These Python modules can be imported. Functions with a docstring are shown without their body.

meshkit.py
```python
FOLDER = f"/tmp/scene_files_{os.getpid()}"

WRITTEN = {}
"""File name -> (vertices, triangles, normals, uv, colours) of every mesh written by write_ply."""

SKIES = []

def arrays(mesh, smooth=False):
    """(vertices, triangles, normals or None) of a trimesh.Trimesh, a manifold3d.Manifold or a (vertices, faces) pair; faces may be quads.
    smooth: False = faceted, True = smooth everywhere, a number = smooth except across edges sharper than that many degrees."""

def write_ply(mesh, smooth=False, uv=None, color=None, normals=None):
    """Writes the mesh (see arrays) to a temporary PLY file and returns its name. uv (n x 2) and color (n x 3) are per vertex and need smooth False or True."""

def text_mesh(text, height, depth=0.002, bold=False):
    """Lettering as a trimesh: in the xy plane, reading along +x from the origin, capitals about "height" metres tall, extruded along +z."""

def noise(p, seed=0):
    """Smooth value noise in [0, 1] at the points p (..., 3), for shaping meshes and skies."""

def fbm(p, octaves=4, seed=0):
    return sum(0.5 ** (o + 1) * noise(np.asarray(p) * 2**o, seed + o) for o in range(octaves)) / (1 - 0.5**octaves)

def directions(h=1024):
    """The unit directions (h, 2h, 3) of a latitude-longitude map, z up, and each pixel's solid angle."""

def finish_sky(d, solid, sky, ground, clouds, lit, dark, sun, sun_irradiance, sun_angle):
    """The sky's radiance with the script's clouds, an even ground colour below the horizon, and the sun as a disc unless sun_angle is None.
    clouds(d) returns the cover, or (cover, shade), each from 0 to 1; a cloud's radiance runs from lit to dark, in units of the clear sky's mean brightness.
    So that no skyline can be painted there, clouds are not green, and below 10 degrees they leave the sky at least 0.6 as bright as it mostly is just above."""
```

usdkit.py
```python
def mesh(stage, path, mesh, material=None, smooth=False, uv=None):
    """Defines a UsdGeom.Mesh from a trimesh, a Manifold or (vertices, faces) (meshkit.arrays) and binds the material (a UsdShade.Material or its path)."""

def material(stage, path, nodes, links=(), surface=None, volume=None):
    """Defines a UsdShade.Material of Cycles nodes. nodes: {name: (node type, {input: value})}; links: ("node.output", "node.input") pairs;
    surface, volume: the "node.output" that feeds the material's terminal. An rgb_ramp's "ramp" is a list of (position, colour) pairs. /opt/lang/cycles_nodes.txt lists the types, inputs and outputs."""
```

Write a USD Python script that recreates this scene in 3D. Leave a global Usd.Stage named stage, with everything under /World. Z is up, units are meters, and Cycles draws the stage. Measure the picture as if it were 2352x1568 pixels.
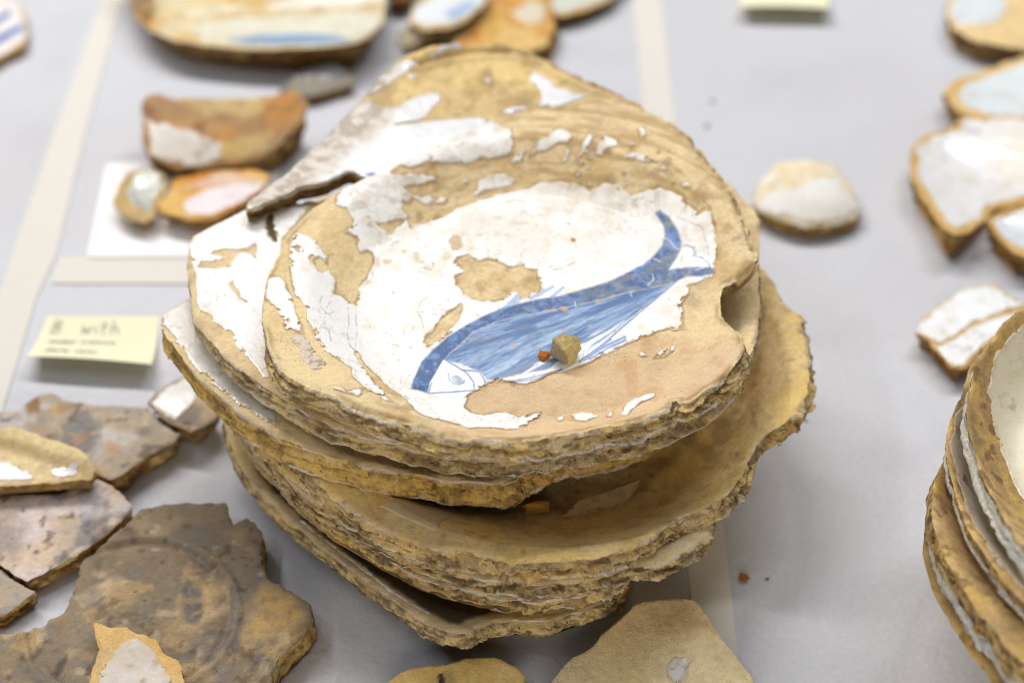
import math, numpy as np, usdkit, meshkit, shapely
from shapely.geometry import Polygon
from scipy.spatial import cKDTree
from scipy.ndimage import gaussian_filter1d
from pxr import Usd, UsdGeom, UsdLux, UsdShade, Sdf, Gf, Vt
stage = Usd.Stage.CreateInMemory()
UsdGeom.SetStageUpAxis(stage, 'Z'); UsdGeom.SetStageMetersPerUnit(stage, 1.0)
UsdGeom.Xform.Define(stage, '/World')
fbm, noise = meshkit.fbm, meshkit.noise
MM = 0.001

# ------------------------------------------------------------------ camera
PITCH, FPX, W, Hh = math.radians(43.0), 4472.0, 2352.0, 1568.0     # lens in pixels of a 2352 wide picture
FWD = np.array([0, math.cos(PITCH), -math.sin(PITCH)]); RGT = np.array([1.0, 0, 0]); UPV = np.array([0, math.sin(PITCH), math.cos(PITCH)])
def ray(q):
    q = np.atleast_2d(np.asarray(q, float))
    return FWD + RGT * ((q[:, :1] - W / 2) / FPX) + UPV * ((Hh / 2 - q[:, 1:2]) / FPX)
CAM = np.array([0, 0, .085]) - ray([1225, 690])[0] * .733
cam = UsdGeom.Camera.Define(stage, '/World/camera')
cam.CreateHorizontalApertureAttr(36.0); cam.CreateVerticalApertureAttr(24.0)
cam.CreateFocalLengthAttr(FPX / W * 36.0)
cam.CreateFStopAttr(4.8); cam.CreateFocusDistanceAttr(.700)
cam.CreateClippingRangeAttr(Gf.Vec2f(.05, 50))
cam.CreateExposureAttr(1.28)
cam.AddTranslateOp().Set(Gf.Vec3d(*CAM)); cam.AddRotateXOp().Set(90 - math.degrees(PITCH))

# ------------------------------------------------------------------ lamps (ceiling tubes and soft room light, with an added front fill)
def lamp(name, pos, aim, sx, sy, power, color):
    l = UsdLux.RectLight.Define(stage, '/World/' + name)
    l.CreateWidthAttr(sx); l.CreateHeightAttr(sy); l.CreateIntensityAttr(power); l.CreateColorAttr(Gf.Vec3f(*color))
    z = np.array(pos, float) - np.array(aim, float); z /= np.linalg.norm(z)
    x = np.cross([0, 1, 0] if abs(z[1]) < .95 else [1, 0, 0], z); x /= np.linalg.norm(x); y = np.cross(z, x)
    m = np.eye(4); m[0, :3], m[1, :3], m[2, :3], m[3, :3] = x, y, z, pos
    l.AddTransformOp().Set(Gf.Matrix4d(*m.ravel()))
lamp('ceiling_lamp', (-.55, 1.25, 1.6), (0, 0, 0), 1.5, .12, 28.0, (1, .965, .93))
lamp('ceiling_lamp_001', (.8, 1.15, 1.75), (0, 0, 0), .9, .12, 20.0, (.96, .98, 1))
lamp('ceiling_lamp_002', (-1.2, .1, 1.8), (0, 0, 0), .1, 1.2, 8.0, (.93, .96, 1))
lamp('ceiling_panel', (0, .3, 2.6), (0, 0, 0), 3.4, 3.4, .15, (.95, .97, 1))
lamp('room_lamp', (-.1, -1.5, .56), (0, 0, .05), 1.3, .5, 2.0, (1, .89, .74))  # added low fill on the camera side, brightens the front walls of the stack

# ------------------------------------------------------------------ small maths
def sm(a, b, x): t = np.clip((x - a) / (b - a), 0, 1); return t * t * (3 - 2 * t)
def mixc(a, b, w): return a + (np.asarray(b, float) - a) * np.asarray(w)[..., None]
def lin(r, g, b): c = np.array([r, g, b]) / 255.0; return np.where(c < .04045, c / 12.92, ((c + .055) / 1.055) ** 2.4)
def project(P):
    d = P - CAM; k = d @ FWD
    return np.stack([W / 2 + FPX * (d @ RGT) / k, Hh / 2 - FPX * (d @ UPV) / k], 1)
def hit(q, Hf):
    "points of the surface z = Hf(x, y) seen in the pixels q"
    d = ray(q); lo = (.17 - CAM[2]) / d[:, 2]; hi = (-.02 - CAM[2]) / d[:, 2]
    n = 90; a = lo.copy(); done = np.zeros(len(d), bool); A, B = lo.copy(), hi.copy()
    for i in range(1, n + 1):
        t = lo + (hi - lo) * i / n; P = CAM + d * t[:, None]
        under = (P[:, 2] < Hf(P[:, 0], P[:, 1])) & ~done
        A[under], B[under] = a[under], t[under]; done |= under; a = t
    for _ in range(24):
        t = (A + B) / 2; P = CAM + d * t[:, None]; u = P[:, 2] < Hf(P[:, 0], P[:, 1])
        B = np.where(u, t, B); A = np.where(u, A, t)
    return CAM + d * ((A + B) / 2)[:, None]
def chaikin(p, n=2):
    p = np.asarray(p, float)
    for _ in range(n):
        q = np.roll(p, -1, 0); p = np.stack([p * .75 + q * .25, p * .25 + q * .75], 1).reshape(-1, 2)
    return p
def dens(p, s):
    p = np.asarray(p, float); q = np.roll(p, -1, 0); out = []
    for a, b in zip(p, q):
        n = max(1, int(np.ceil(np.hypot(*(b - a)) / s))); out.append(a + (b - a) * (np.arange(n) / n)[:, None])
    return np.vstack(out)
class Field:
    "signed distance to a set of outlines (positive inside) minus holes"
    def __init__(s, polys, holes=(), step=.0004):
        s.shape = shapely.union_all([Polygon(p).buffer(0) for p in polys])
        if len(holes): s.shape = s.shape.difference(shapely.union_all([Polygon(p).buffer(0) for p in holes]))
        shapely.prepare(s.shape); rings = []
        for g in getattr(s.shape, 'geoms', [s.shape]):
            if g.geom_type == 'Polygon': rings += [np.array(r.coords)[:-1] for r in [g.exterior, *g.interiors]]
        s.tree = cKDTree(np.vstack([dens(r, step) for r in rings])); s.b = s.shape.bounds
    def __call__(s, xy, cap=np.inf):
        d = s.tree.query(xy, distance_upper_bound=cap, workers=-1)[0]
        return np.where(shapely.contains_xy(s.shape, xy[:, 0], xy[:, 1]), 1, -1) * np.minimum(d, cap)
def strokes(lines, q, width):
    "ink cover of pen lines: lines of pixels"
    c = np.zeros(len(q))
    for l in lines:
        l = np.asarray(l, float); s = []
        for a, b in zip(l[:-1], l[1:]):
            n = max(2, int(np.hypot(*(b - a)) / .4)); s.append(a + (b - a) * np.linspace(0, 1, n)[:, None])
        d = cKDTree(np.vstack(s)).query(q, distance_upper_bound=width * 2.5)[0]
        c = np.maximum(c, 1 - sm(width * .5, width * 1.15, d))
    return c
def n3(P, mm, seed, oct=4): return fbm(P / (mm * MM), oct, seed)

# ------------------------------------------------------------------ scene writing
used = {}
def numbered(parent, name):
    k = (parent, name); n = used.get(k, -1) + 1; used[k] = n
    return f'{parent}/{name}' + (f'_{n:03d}' if n else '')
def custom(p, **kw):
    for k, v in kw.items():
        if v: p.SetCustomDataByKey(k, v)
def thing(name, label, cat, base=(0, 0, 0), group=None, kind=None):
    x = UsdGeom.Xform.Define(stage, numbered('/World', name)); x.AddTranslateOp().Set(Gf.Vec3d(*map(float, base)))
    custom(x.GetPrim(), label=label, category=cat, group=group, kind=kind)
    return (str(x.GetPath()), np.array(base, float))
def put(parent, name, v, f, mat, col=None, label=None, smooth=True):
    path, base = parent
    m = usdkit.mesh(stage, numbered(path, name), (v - base, f), mat, smooth=smooth)
    if col is not None:
        UsdGeom.PrimvarsAPI(m).CreatePrimvar('paint', Sdf.ValueTypeNames.Color3fArray, 'vertex').Set(Vt.Vec3fArray.FromNumpy(np.clip(col, .004, .95).astype(np.float32)))
    custom(m.GetPrim(), label=label)
    return (str(m.GetPath()), base)

# ------------------------------------------------------------------ materials
def mat(name, rough=.9, grain=.35, scale=1500., bump=.0004, coat=0., spec=.3, specks=0., crackle=0., flat=None, trans=0.):
    n = {'at': ('attribute', {'attribute': 'paint'}), 'g': ('geometry', {}),
         'n1': ('noise_texture', {'scale': scale, 'detail': 4., 'roughness': .65}),
         'n2': ('noise_texture', {'scale': scale * .22, 'detail': 3.}),
         'r1': ('map_range', {'from_min': .3, 'from_max': .7, 'to_min': 1 - grain, 'to_max': 1 + grain * .6, 'clamp': True}),
         'mul': ('mix_color', {'blend_type': 'multiply', 'fac': 1., 'use_clamp': True}),
         'p': ('principled_bsdf', {'roughness': rough, 'coat_weight': coat, 'coat_roughness': .08, 'specular_ior_level': spec})}
    l = [('g.position', 'n1.vector'), ('g.position', 'n2.vector'), ('n1.fac', 'r1.value'), ('r1.result', 'mul.b')]
    if flat is not None: n['flat'] = ('color', {'value': flat}); src = 'flat.color'
    else: src = 'at.color'
    if specks:
        n['v'] = ('voronoi_texture', {'scale': 750., 'randomness': 1.}); n['vn'] = ('noise_texture', {'scale': 90., 'detail': 2.})
        n['vr'] = ('map_range', {'from_min': .08, 'from_max': .2, 'to_min': specks, 'to_max': 0., 'clamp': True})
        n['vs'] = ('map_range', {'from_min': .48, 'from_max': .62, 'to_min': 0., 'to_max': 1., 'clamp': True})
        n['vm'] = ('math', {'math_type': 'multiply'}); n['sp'] = ('mix_color', {'blend_type': 'mix', 'b': (.05, .03, .018)})
        l += [('g.position', 'v.vector'), ('g.position', 'vn.vector'), ('v.distance', 'vr.value'), ('vn.fac', 'vs.value'), ('vr.result', 'vm.value1'), ('vs.result', 'vm.value2'), ('vm.value', 'sp.fac'), (src, 'sp.a')]
        src = 'sp.result'
    if crackle:
        n['cw'] = ('noise_texture', {'scale': 160., 'detail': 3.}); n['cv'] = ('mix_color', {'blend_type': 'linear_light', 'fac': .004, 'use_clamp': False, 'use_clamp_result': False})
        n['v2'] = ('voronoi_texture', {'scale': 170., 'feature': 'distance_to_edge'})
        n['cr'] = ('map_range', {'from_min': .006, 'from_max': .028, 'to_min': crackle, 'to_max': 0., 'clamp': True})
        n['cm'] = ('noise_texture', {'scale': 55., 'detail': 2.}); n['cs'] = ('map_range', {'from_min': .47, 'from_max': .6, 'to_min': 0., 'to_max': 1., 'clamp': True})
        n['cx'] = ('math', {'math_type': 'multiply'}); n['cp'] = ('mix_color', {'blend_type': 'mix', 'b': (.22, .16, .11)})
        l += [('g.position', 'cw.vector'), ('g.position', 'cv.a'), ('cw.color', 'cv.b'), ('cv.result', 'v2.vector'), ('v2.distance', 'cr.value'), ('g.position', 'cm.vector'), ('cm.fac', 'cs.value'),
              ('cr.result', 'cx.value1'), ('cs.result', 'cx.value2'), ('cx.value', 'cp.fac'), (src, 'cp.a')]
        src = 'cp.result'
    l.append((src, 'mul.a')); l.append(('mul.result', 'p.base_color'))
    if bump:
        n['ad'] = ('math', {'math_type': 'multiply_add', 'value2': 1.5})
        n['b'] = ('bump', {'strength': 1., 'distance': bump})
        l += [('n2.fac', 'ad.value1'), ('n1.fac', 'ad.value3'), ('ad.value', 'b.height'), ('b.normal', 'p.normal')]
    surf = 'p.BSDF'
    if trans:
        n['t'] = ('translucent_bsdf', {}); n['m'] = ('mix_closure', {'fac': trans})
        l += [('mul.result', 't.color'), ('p.BSDF', 'm.closure1'), ('t.BSDF', 'm.closure2')]; surf = 'm.closure'
    return usdkit.material(stage, '/World/Looks/' + name, n, l, surface=surf)
UsdGeom.Scope.Define(stage, '/World/Looks')
M_CLAY = mat('bare_clay', .95, .14, 1700., .0004, spec=.12, specks=.9)
M_BREAK = mat('broken_clay', .97, .24, 1300., .0006, spec=.1, specks=.8)
M_GLAZE = mat('tin_glaze', .52, .06, 700., .00008, coat=.1, spec=.4, crackle=.5)
M_DULL = mat('dull_glaze', .78, .1, 900., .0002, spec=.25, crackle=.4)
M_SHINY = mat('shiny_glaze', .3, .06, 500., .00015, coat=.3, spec=.45, crackle=.45)
M_TABLE = mat('table_paper', .62, .07, 420., .0003, spec=.35)
M_PAPER = mat('paper', .8, .03, 900., .00005, spec=.2)
M_NOTE = mat('note_paper', .75, .02, 900., .00003, spec=.2, trans=.22)
M_INK = mat('pencil', .8, .1, 900., 0, flat=(.16, .16, .17))

# ------------------------------------------------------------------ pottery builder
def grid(b, s):
    x = np.arange(b[0] - s * 2, b[2] + s * 3, s); y = np.arange(b[1] - s * 2, b[3] + s * 3, s)
    X, Y = np.meshgrid(x, y); n, m = len(x), len(y)
    i = (np.arange(m - 1)[:, None] * n + np.arange(n - 1)).ravel()
    f = np.vstack([np.stack([i, i + 1, i + n + 1], 1), np.stack([i, i + n + 1, i + n], 1)])
    return np.stack([X.ravel(), Y.ravel()], 1), f
def clip(V, T, f):
    "keeps the part of a flat triangle grid where f > 0; returns vertices, triangles and boundary segments (inside on the left)"
    f = np.where(np.abs(f) < 1e-9, 1e-9, f); ins = f > 0; c = ins[T].sum(1)
    full = T[c == 3]; cut = T[(c == 1) | (c == 2)]; k = ins[cut].sum(1)
    one = cut[k == 1]; two = cut[k == 2]
    r1 = np.argmax(ins[one], 1) if len(one) else np.zeros(0, int); one = np.stack([one[np.arange(len(one)), (r1 + j) % 3] for j in range(3)], 1) if len(one) else one
    r2 = np.argmax(~ins[two], 1) if len(two) else np.zeros(0, int); two = np.stack([two[np.arange(len(two)), (r2 + 1 + j) % 3] for j in range(3)], 1) if len(two) else two
    E = np.vstack([one[:, [0, 1]], one[:, [0, 2]], two[:, [1, 2]], two[:, [0, 2]]])
    Es = np.sort(E, 1); u, inv = np.unique(Es, axis=0, return_inverse=True); inv = inv.ravel()
    t = f[u[:, 0]] / (f[u[:, 0]] - f[u[:, 1]]); t = np.clip(t, .02, .98)
    N = V[u[:, 0]] + (V[u[:, 1]] - V[u[:, 0]]) * t[:, None]
    n1, n2, nv = len(one), len(two), len(V); a = inv + nv
    ab, ac, bc, ca = a[:n1], a[n1:2 * n1], a[2 * n1:2 * n1 + n2], a[2 * n1 + n2:]
    F = np.vstack([full, np.stack([one[:, 0], ab, ac], 1), np.stack([two[:, 0], two[:, 1], bc], 1), np.stack([two[:, 0], bc, ca], 1)])
    S = np.vstack([np.stack([ab, ac], 1), np.stack([bc, ca], 1)])
    A = np.vstack([V, N]); keep = np.unique(F); m = np.full(len(A), -1); m[keep] = np.arange(len(keep))
    return A[keep], m[F], m[S]
def loops(S):
    nx = dict(zip(S[:, 0].tolist(), S[:, 1].tolist())); out = []
    while nx:
        s = next(iter(nx)); l = [s]; c = nx.pop(s)
        while c != s and c in nx: l.append(c); c = nx.pop(c)
        out.append(np.array(l))
    return out
def resample(p, s):
    q = np.vstack([p, p[:1]]); d = np.r_[0, np.cumsum(np.hypot(*np.diff(q, axis=0).T))]; n = max(12, int(d[-1] / s)); t = np.arange(n) / n * d[-1]
    return np.stack([np.interp(t, d, q[:, 0]), np.interp(t, d, q[:, 1])], 1), t
def crumble(P2, seed, amp, mm=2.2):
    P = np.c_[P2, np.zeros(len(P2))]
    return amp * MM * (1.5 * (fbm(P / (mm * 3 * MM), 2, seed) - .5) + 1.25 * (fbm(P / (mm * MM), 4, seed + 9) - .5))

def cells(B, mm, seed, zs=2.7):
    "angular broken facets: every small cell of the surface has its own height and tilt"
    Q = B * np.array([1, 1, zs]) / (mm * MM); r = np.random.default_rng(seed)
    c = np.unique(np.floor(Q).astype(int), axis=0); S = c + r.uniform(.1, .9, c.shape)
    k = cKDTree(S).query(Q, workers=-1)[1]; o = r.uniform(-.5, .5, len(S)); t = r.normal(0, .4, S.shape)
    return o[k] + np.einsum('ij,ij->i', t[k], Q - S[k])

class Sherd:
    """One broken piece: top surface z = H(x, y) cut by an outline given in pixels, broken walls and an underside.
    glaze patches are thin sheets of their own lying on the clay."""
    def __init__(s, parent, outline, H, thick, paint, wall, seed, step=.8, wstep=.4, rag=.6, flare=0., rough=1., lam=.5, rows=10, smooth=1, edge=1.0, floor=None, name='clay_body', cracks=1, wstripe=None, world=None, wmat=None):
        s.H, s.seed, s.parent = H, seed, parent
        o = chaikin(outline, smooth) if smooth else np.asarray(outline, float)
        w = world if world is not None else hit(dens(o, 6), H)[:, :2]
        s.field = Field([w]); V, T = grid(s.field.b, step * MM)
        f = s.field(V) + crumble(V, seed, rag)
        V, T, S = clip(V, T, f); s.V = V
        fe = s.field(V) + crumble(V, seed, rag)
        s.top = lambda xy: H(xy[:, 0], xy[:, 1])
        z = s.top(V); P = np.c_[V, z]
        ed = edge(V) if callable(edge) else np.full(len(V), edge); e = np.clip(1 - fe / (1.6 * ed * MM), 0, 1)
        z = z - e ** 1.5 * ed * MM * (.3 + 1.2 * sm(.35, .7, n3(P, 6, seed + 3)) + .5 * (n3(P, 1.6, seed + 4) - .5))
        z = z + .18 * MM * rough * (n3(P, 2.5, seed + 5) - .5)
        P = np.c_[V, z]; s.P = P
        body = put(parent, name, P, T, M_CLAY, paint(P, project(P), fe))
        s.body = body
        tk = thick if callable(thick) else (lambda xy: np.full(len(xy), thick * MM))
        wv, wf, wc, off = [], [], [], 0
        for l in loops(S):
            if len(l) < 12: continue
            q, arc = resample(V[l], wstep * MM); n = len(q)
            if n < 14: continue
            zt = np.interp(np.arange(n) * len(l) / n, np.arange(len(l)), z[l])
            d = cKDTree(V[l]).query(q)[1]; zt = z[l][d]
            tg = np.roll(q, -1, 0) - np.roll(q, 1, 0); tg = gaussian_filter1d(tg, 1.6 / wstep, axis=0, mode='wrap'); tg /= np.maximum(np.linalg.norm(tg, axis=1, keepdims=True), 1e-12)
            nr = np.stack([tg[:, 1], -tg[:, 0]], 1); th = tk(q)
            if floor is not None: th = np.maximum(th, 0) * 0 + np.maximum(zt - floor, .0006)
            K = rows; vv = np.repeat(np.arange(K + 1) / K, n); tile = lambda a: np.tile(a, (K + 1, 1)) if np.ndim(a) > 1 else np.tile(a, K + 1)
            Q2, N2, ZT, TH, SX = tile(q), tile(nr), tile(zt), tile(th), tile(arc) * 1000; h = vv * th.mean() * 1000
            B = np.c_[Q2, ZT - TH * vv]; ramp = np.minimum(1, vv * 5) * np.where(vv < 1, 1, .6)
            oo = .8 * (n3(B * [1, 1, 2.2], 4.5, seed + 21) - .5) + .6 * (n3(B * [.6, .6, 2.2], 1.1, seed + 22, 4) - .5) + (.3 + 1.1 * sm(.4, .62, n3(B * [1, 1, 2], 11, seed + 29, 2))) * (.85 * cells(B, 6.5, seed + 27) + .5 * cells(B, 2.4, seed + 28))
            wv_ = 1.8 * (noise(np.c_[SX / 18, h * 0, h * 0], seed + 26) - .5)
            st = np.tanh(8 * (noise(np.c_[SX / 26, h / 1.7 + wv_, h * 0], seed + 23) - .5)) * .8
            rough_ = rough * (1 if rough < .9 else .4 + .6 * np.maximum(sm(-.075, -.03, Q2[:, 0]), sm(.13, .16, np.hypot(Q2[:, 0], Q2[:, 1]))))
            o2 = rough_ * MM * ramp * (oo + lam * 1.2 * st) - MM * 2.0 * sm(.8, 1, vv) * (th.mean() > .004)
            for c in range(cracks + 1):
                vc = .25 + .27 * c + .34 * (noise(np.c_[SX / 26, h * 0 + c * 7., h * 0], seed + 31 + c) - .5) + .09 * (noise(np.c_[SX / 3.5, h * 0 + c * 7., h * 0], seed + 36 + c) - .5)
                mk = sm(.38, .5, noise(np.c_[SX / 17, h * 0 + c * 5., h * 0], seed + 41 + c))
                o2 = o2 - 2.4 * MM * min(rough, 1.2) * np.exp(-((vv - vc) / .04) ** 2) * mk
            o2 = o2 + (flare(Q2, vv) if callable(flare) else flare * MM * vv)
            zz = B[:, 2] + ramp * .5 * MM * rough * (n3(B, 3, seed + 25, 2) - .5)
            if floor is not None: zz = np.maximum(zz, floor)
            X = np.c_[Q2 + N2 * o2[:, None], zz]; idx = np.arange(n); nn = np.roll(idx, -1)
            for k in range(K):
                a, b = k * n + idx, k * n + nn
                wf.append(np.vstack([np.stack([a, a + n, b + n], 1), np.stack([a, b + n, b], 1)]) + off)
            wv.append(X); wc.append(wall(X, project(X), vv)); off += len(X)
        if wv:
            put(parent, 'broken_edge', np.vstack(wv), np.vstack(wf), wmat or M_BREAK, np.vstack(wc))
        V2, T2 = grid(s.field.b, 2.6 * MM); fb = s.field(V2) + crumble(V2, seed, rag) + (flare * MM if not callable(flare) else 0)
        V2, T2, _ = clip(V2, T2, fb)
        zb = s.top(V2) - tk(V2) if floor is None else np.full(len(V2), floor + .0002)
        zb = np.maximum(zb, .0003); B = np.c_[V2, zb]
        put(parent, 'underside', B, T2[:, ::-1], M_CLAY, paint(B, project(B), np.full(len(B), .01)))
    def glaze(s, polys, holes=(), color=None, paint=None, step=.45, lift=.35, rag=.55, m=None, name='glaze', px=True, split=None, inset=.5, field=None):
        conv = (lambda p: hit(dens(np.asarray(p, float), 5), s.H)[:, :2]) if px else (lambda p: np.asarray(p, float))
        g = Field([conv(p) for p in polys], [conv(p) for p in holes]); s.gf = g
        b = g.b; V, T = grid((b[0] - .001, b[1] - .001, b[2] + .001, b[3] + .001), step * MM)
        V3 = lambda V: np.c_[V, V[:, :1] * 0]
        gg = lambda V: (lambda d: d + crumble(V, s.seed + 70, rag, 1.9) - 2.4 * MM * sm(.56, .66, n3(V3(V), 1.7, s.seed + 71, 3)) * sm(3.2 * MM, .2 * MM, d) * sm(.52, .64, n3(V3(V), 11, s.seed + 72)))(g(V))
        ff = lambda V: np.minimum(gg(V), s.field(V) + crumble(V, s.seed, .6) - inset * MM)
        s.gff = lambda V: g(V) + crumble(V, s.seed + 70, rag, 1.9)
        f = ff(V); V, T, S = clip(V, T, f)
        if not len(T): return
        fe = ff(V); z = s.top(V) + lift * MM * sm(-.1 * MM, .5 * MM, fe) + .12 * MM + .25 * MM * (n3(np.c_[V, V[:, :1] * 0], 7, s.seed + 77) - .5)
        P = np.c_[V, z]; q = project(P)
        col = paint(P, q, fe) if paint else mixc(np.tile(np.asarray(color, float), (len(P), 1)), np.asarray(color) * [.72, .66, .55], .5 * sm(.5, .8, n3(P, 6, s.seed + 80)))
        lo = P[S[:, 0]].copy(); hi = P[S[:, 1]].copy(); lo[:, 2] -= (lift + .35) * MM; hi[:, 2] -= (lift + .35) * MM
        n = len(P); k = len(S); A = np.vstack([P[S[:, 0]], P[S[:, 1]], lo, hi]); i = np.arange(k) + n
        Wf = np.vstack([np.stack([i, i + 2 * k, i + 3 * k], 1), np.stack([i, i + 3 * k, i + k], 1)])
        wcol = np.tile(np.vstack([col[S[:, 0]], col[S[:, 1]]]) * [.8, .74, .64], (2, 1))
        if split is not None:
            sel = split(q[T].mean(1)) > 0
            gp = put(s.parent, name, np.vstack([P, A]), np.vstack([T[~sel], Wf]), m or M_GLAZE, np.vstack([col, wcol]))
            t2 = T[sel]; k2 = np.unique(t2); mm_ = np.full(len(P), -1); mm_[k2] = np.arange(len(k2))
            return gp, (P[k2], mm_[t2], col[k2])
        return put(s.parent, name, np.vstack([P, A]), np.vstack([T, Wf]), m or M_GLAZE, np.vstack([col, wcol]))

# colours of clay, linear
TAN, YEL, PINK, DIRT, PALE = lin(230, 206, 162), lin(231, 207, 156), lin(220, 198, 168), lin(142, 122, 96), lin(242, 224, 188)
def clay(a=TAN, b=YEL, c=PINK, dirt=.45, seed=1, big=22, mott=()):
    def fn(P, q, e):
        n1 = n3(P, big, seed); n2 = n3(P, 6, seed + 1, 5); n4 = n3(P, 9, seed + 2)
        col = mixc(np.tile(a, (len(P), 1)), b, sm(.38, .66, n1)); col = mixc(col, c, sm(.45, .7, n4) * .75)
        for i, (mc, ms, th, k) in enumerate(mott): col = mixc(col, lin(*mc), k * sm(th, th + .1, n3(P, ms, seed + 50 + i, 5)))
        col = mixc(col, DIRT, dirt * sm(.5, .78, n2))
        return col * (.82 + .36 * n3(P, 1.4, seed + 4, 3))[:, None]
    return fn
def edgewall(a=lin(228, 204, 160), b=lin(229, 200, 142), dirt=.6, seed=1, stripe=0.):
    def fn(P, q, v):
        n1 = n3(P, 10, seed); n2 = .5 * n3(P * [1, 1, 1.8], 4, seed + 1, 5) + .5 * n3(P * [.4, .4, 2.6], 3.2, seed + 3, 4)
        col = mixc(np.tile(a, (len(P), 1)), b, sm(.35, .65, n1)); col = mixc(col, lin(150, 128, 98), .6 * sm(.46, .6, n3(P, 7, seed + 9, 4))); col = mixc(col, lin(120, 98, 70), min(1, dirt * 1.25) * sm(.48, .6, n2)); col = mixc(col, lin(92, 74, 54), .8 * sm(.6, .68, n3(P * [.6, .6, 2.4], 2.2, seed + 15, 4)))
        col = mixc(col, lin(236, 206, 140), .8 * sm(.56, .7, n3(P * [.7, .7, 1.6], 5, seed + 6, 4)))
        if stripe:
            w = sm(.74, .78, v + .1 * (n3(P, 6, seed + 7) - .5)) * sm(.92, .88, v) * sm(.44, .48, n3(P, 12, seed + 8))
            t = sm(.10, .05, v + .06 * (n3(P, 5, seed + 17) - .5)) * sm(.44, .48, n3(P, 15, seed + 18))
            col = mixc(col, lin(232, 228, 220), np.maximum(w, .85 * t) * stripe)
        return col * (.8 + .4 * n3(P, 1.2, seed + 4, 3))[:, None]
    return fn
def revolve(cx, cy, z0, R0, R1, depth, slope, ax=0., ay=0.):
    cx, cy, z0, R0, R1, depth = [k * MM for k in (cx, cy, z0, R0, R1, depth)]
    def H(x, y):
        r = np.hypot(x - cx, y - cy); return np.minimum(z0 + depth * sm(R0, R1, r) + slope * np.maximum(r - R1 * .9, 0) + ax * (x - cx) + ay * (y - cy), .15)
    return H
def below(H, uppers, gap=.4):
    "H pressed down under the pieces that rest on it"
    def G(x, y):
        z = H(x, y); xy = np.stack([np.ravel(x), np.ravel(y)], 1)
        for U, F, t in uppers:
            zz = U(x, y) - (t + gap) * MM
            if F is None: z = np.minimum(z, zz); continue
            w = sm(-9 * MM, 1 * MM, F(xy)).reshape(np.shape(x)); z = z - w * np.maximum(z - zz, 0)
        return z
    return G
def f_(pts): return np.array(pts, float)
def Z(k, pts):
    ox, oy, s = {1: (367.5, 367.5, .3125), 2: (918.75, 367.5, .36458), 3: (367.5, 735., .36458), 4: (980., 796.25, .390625), 5: (551.25, 61.25, .390625), 6: (0., 833., .46875), 7: (1653.75, 0., .547), 8: (2021.25, 612.5, .609), 9: (0., 0., .3906)}[k]
    return np.array(pts, float) * s + [ox, oy]
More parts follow.
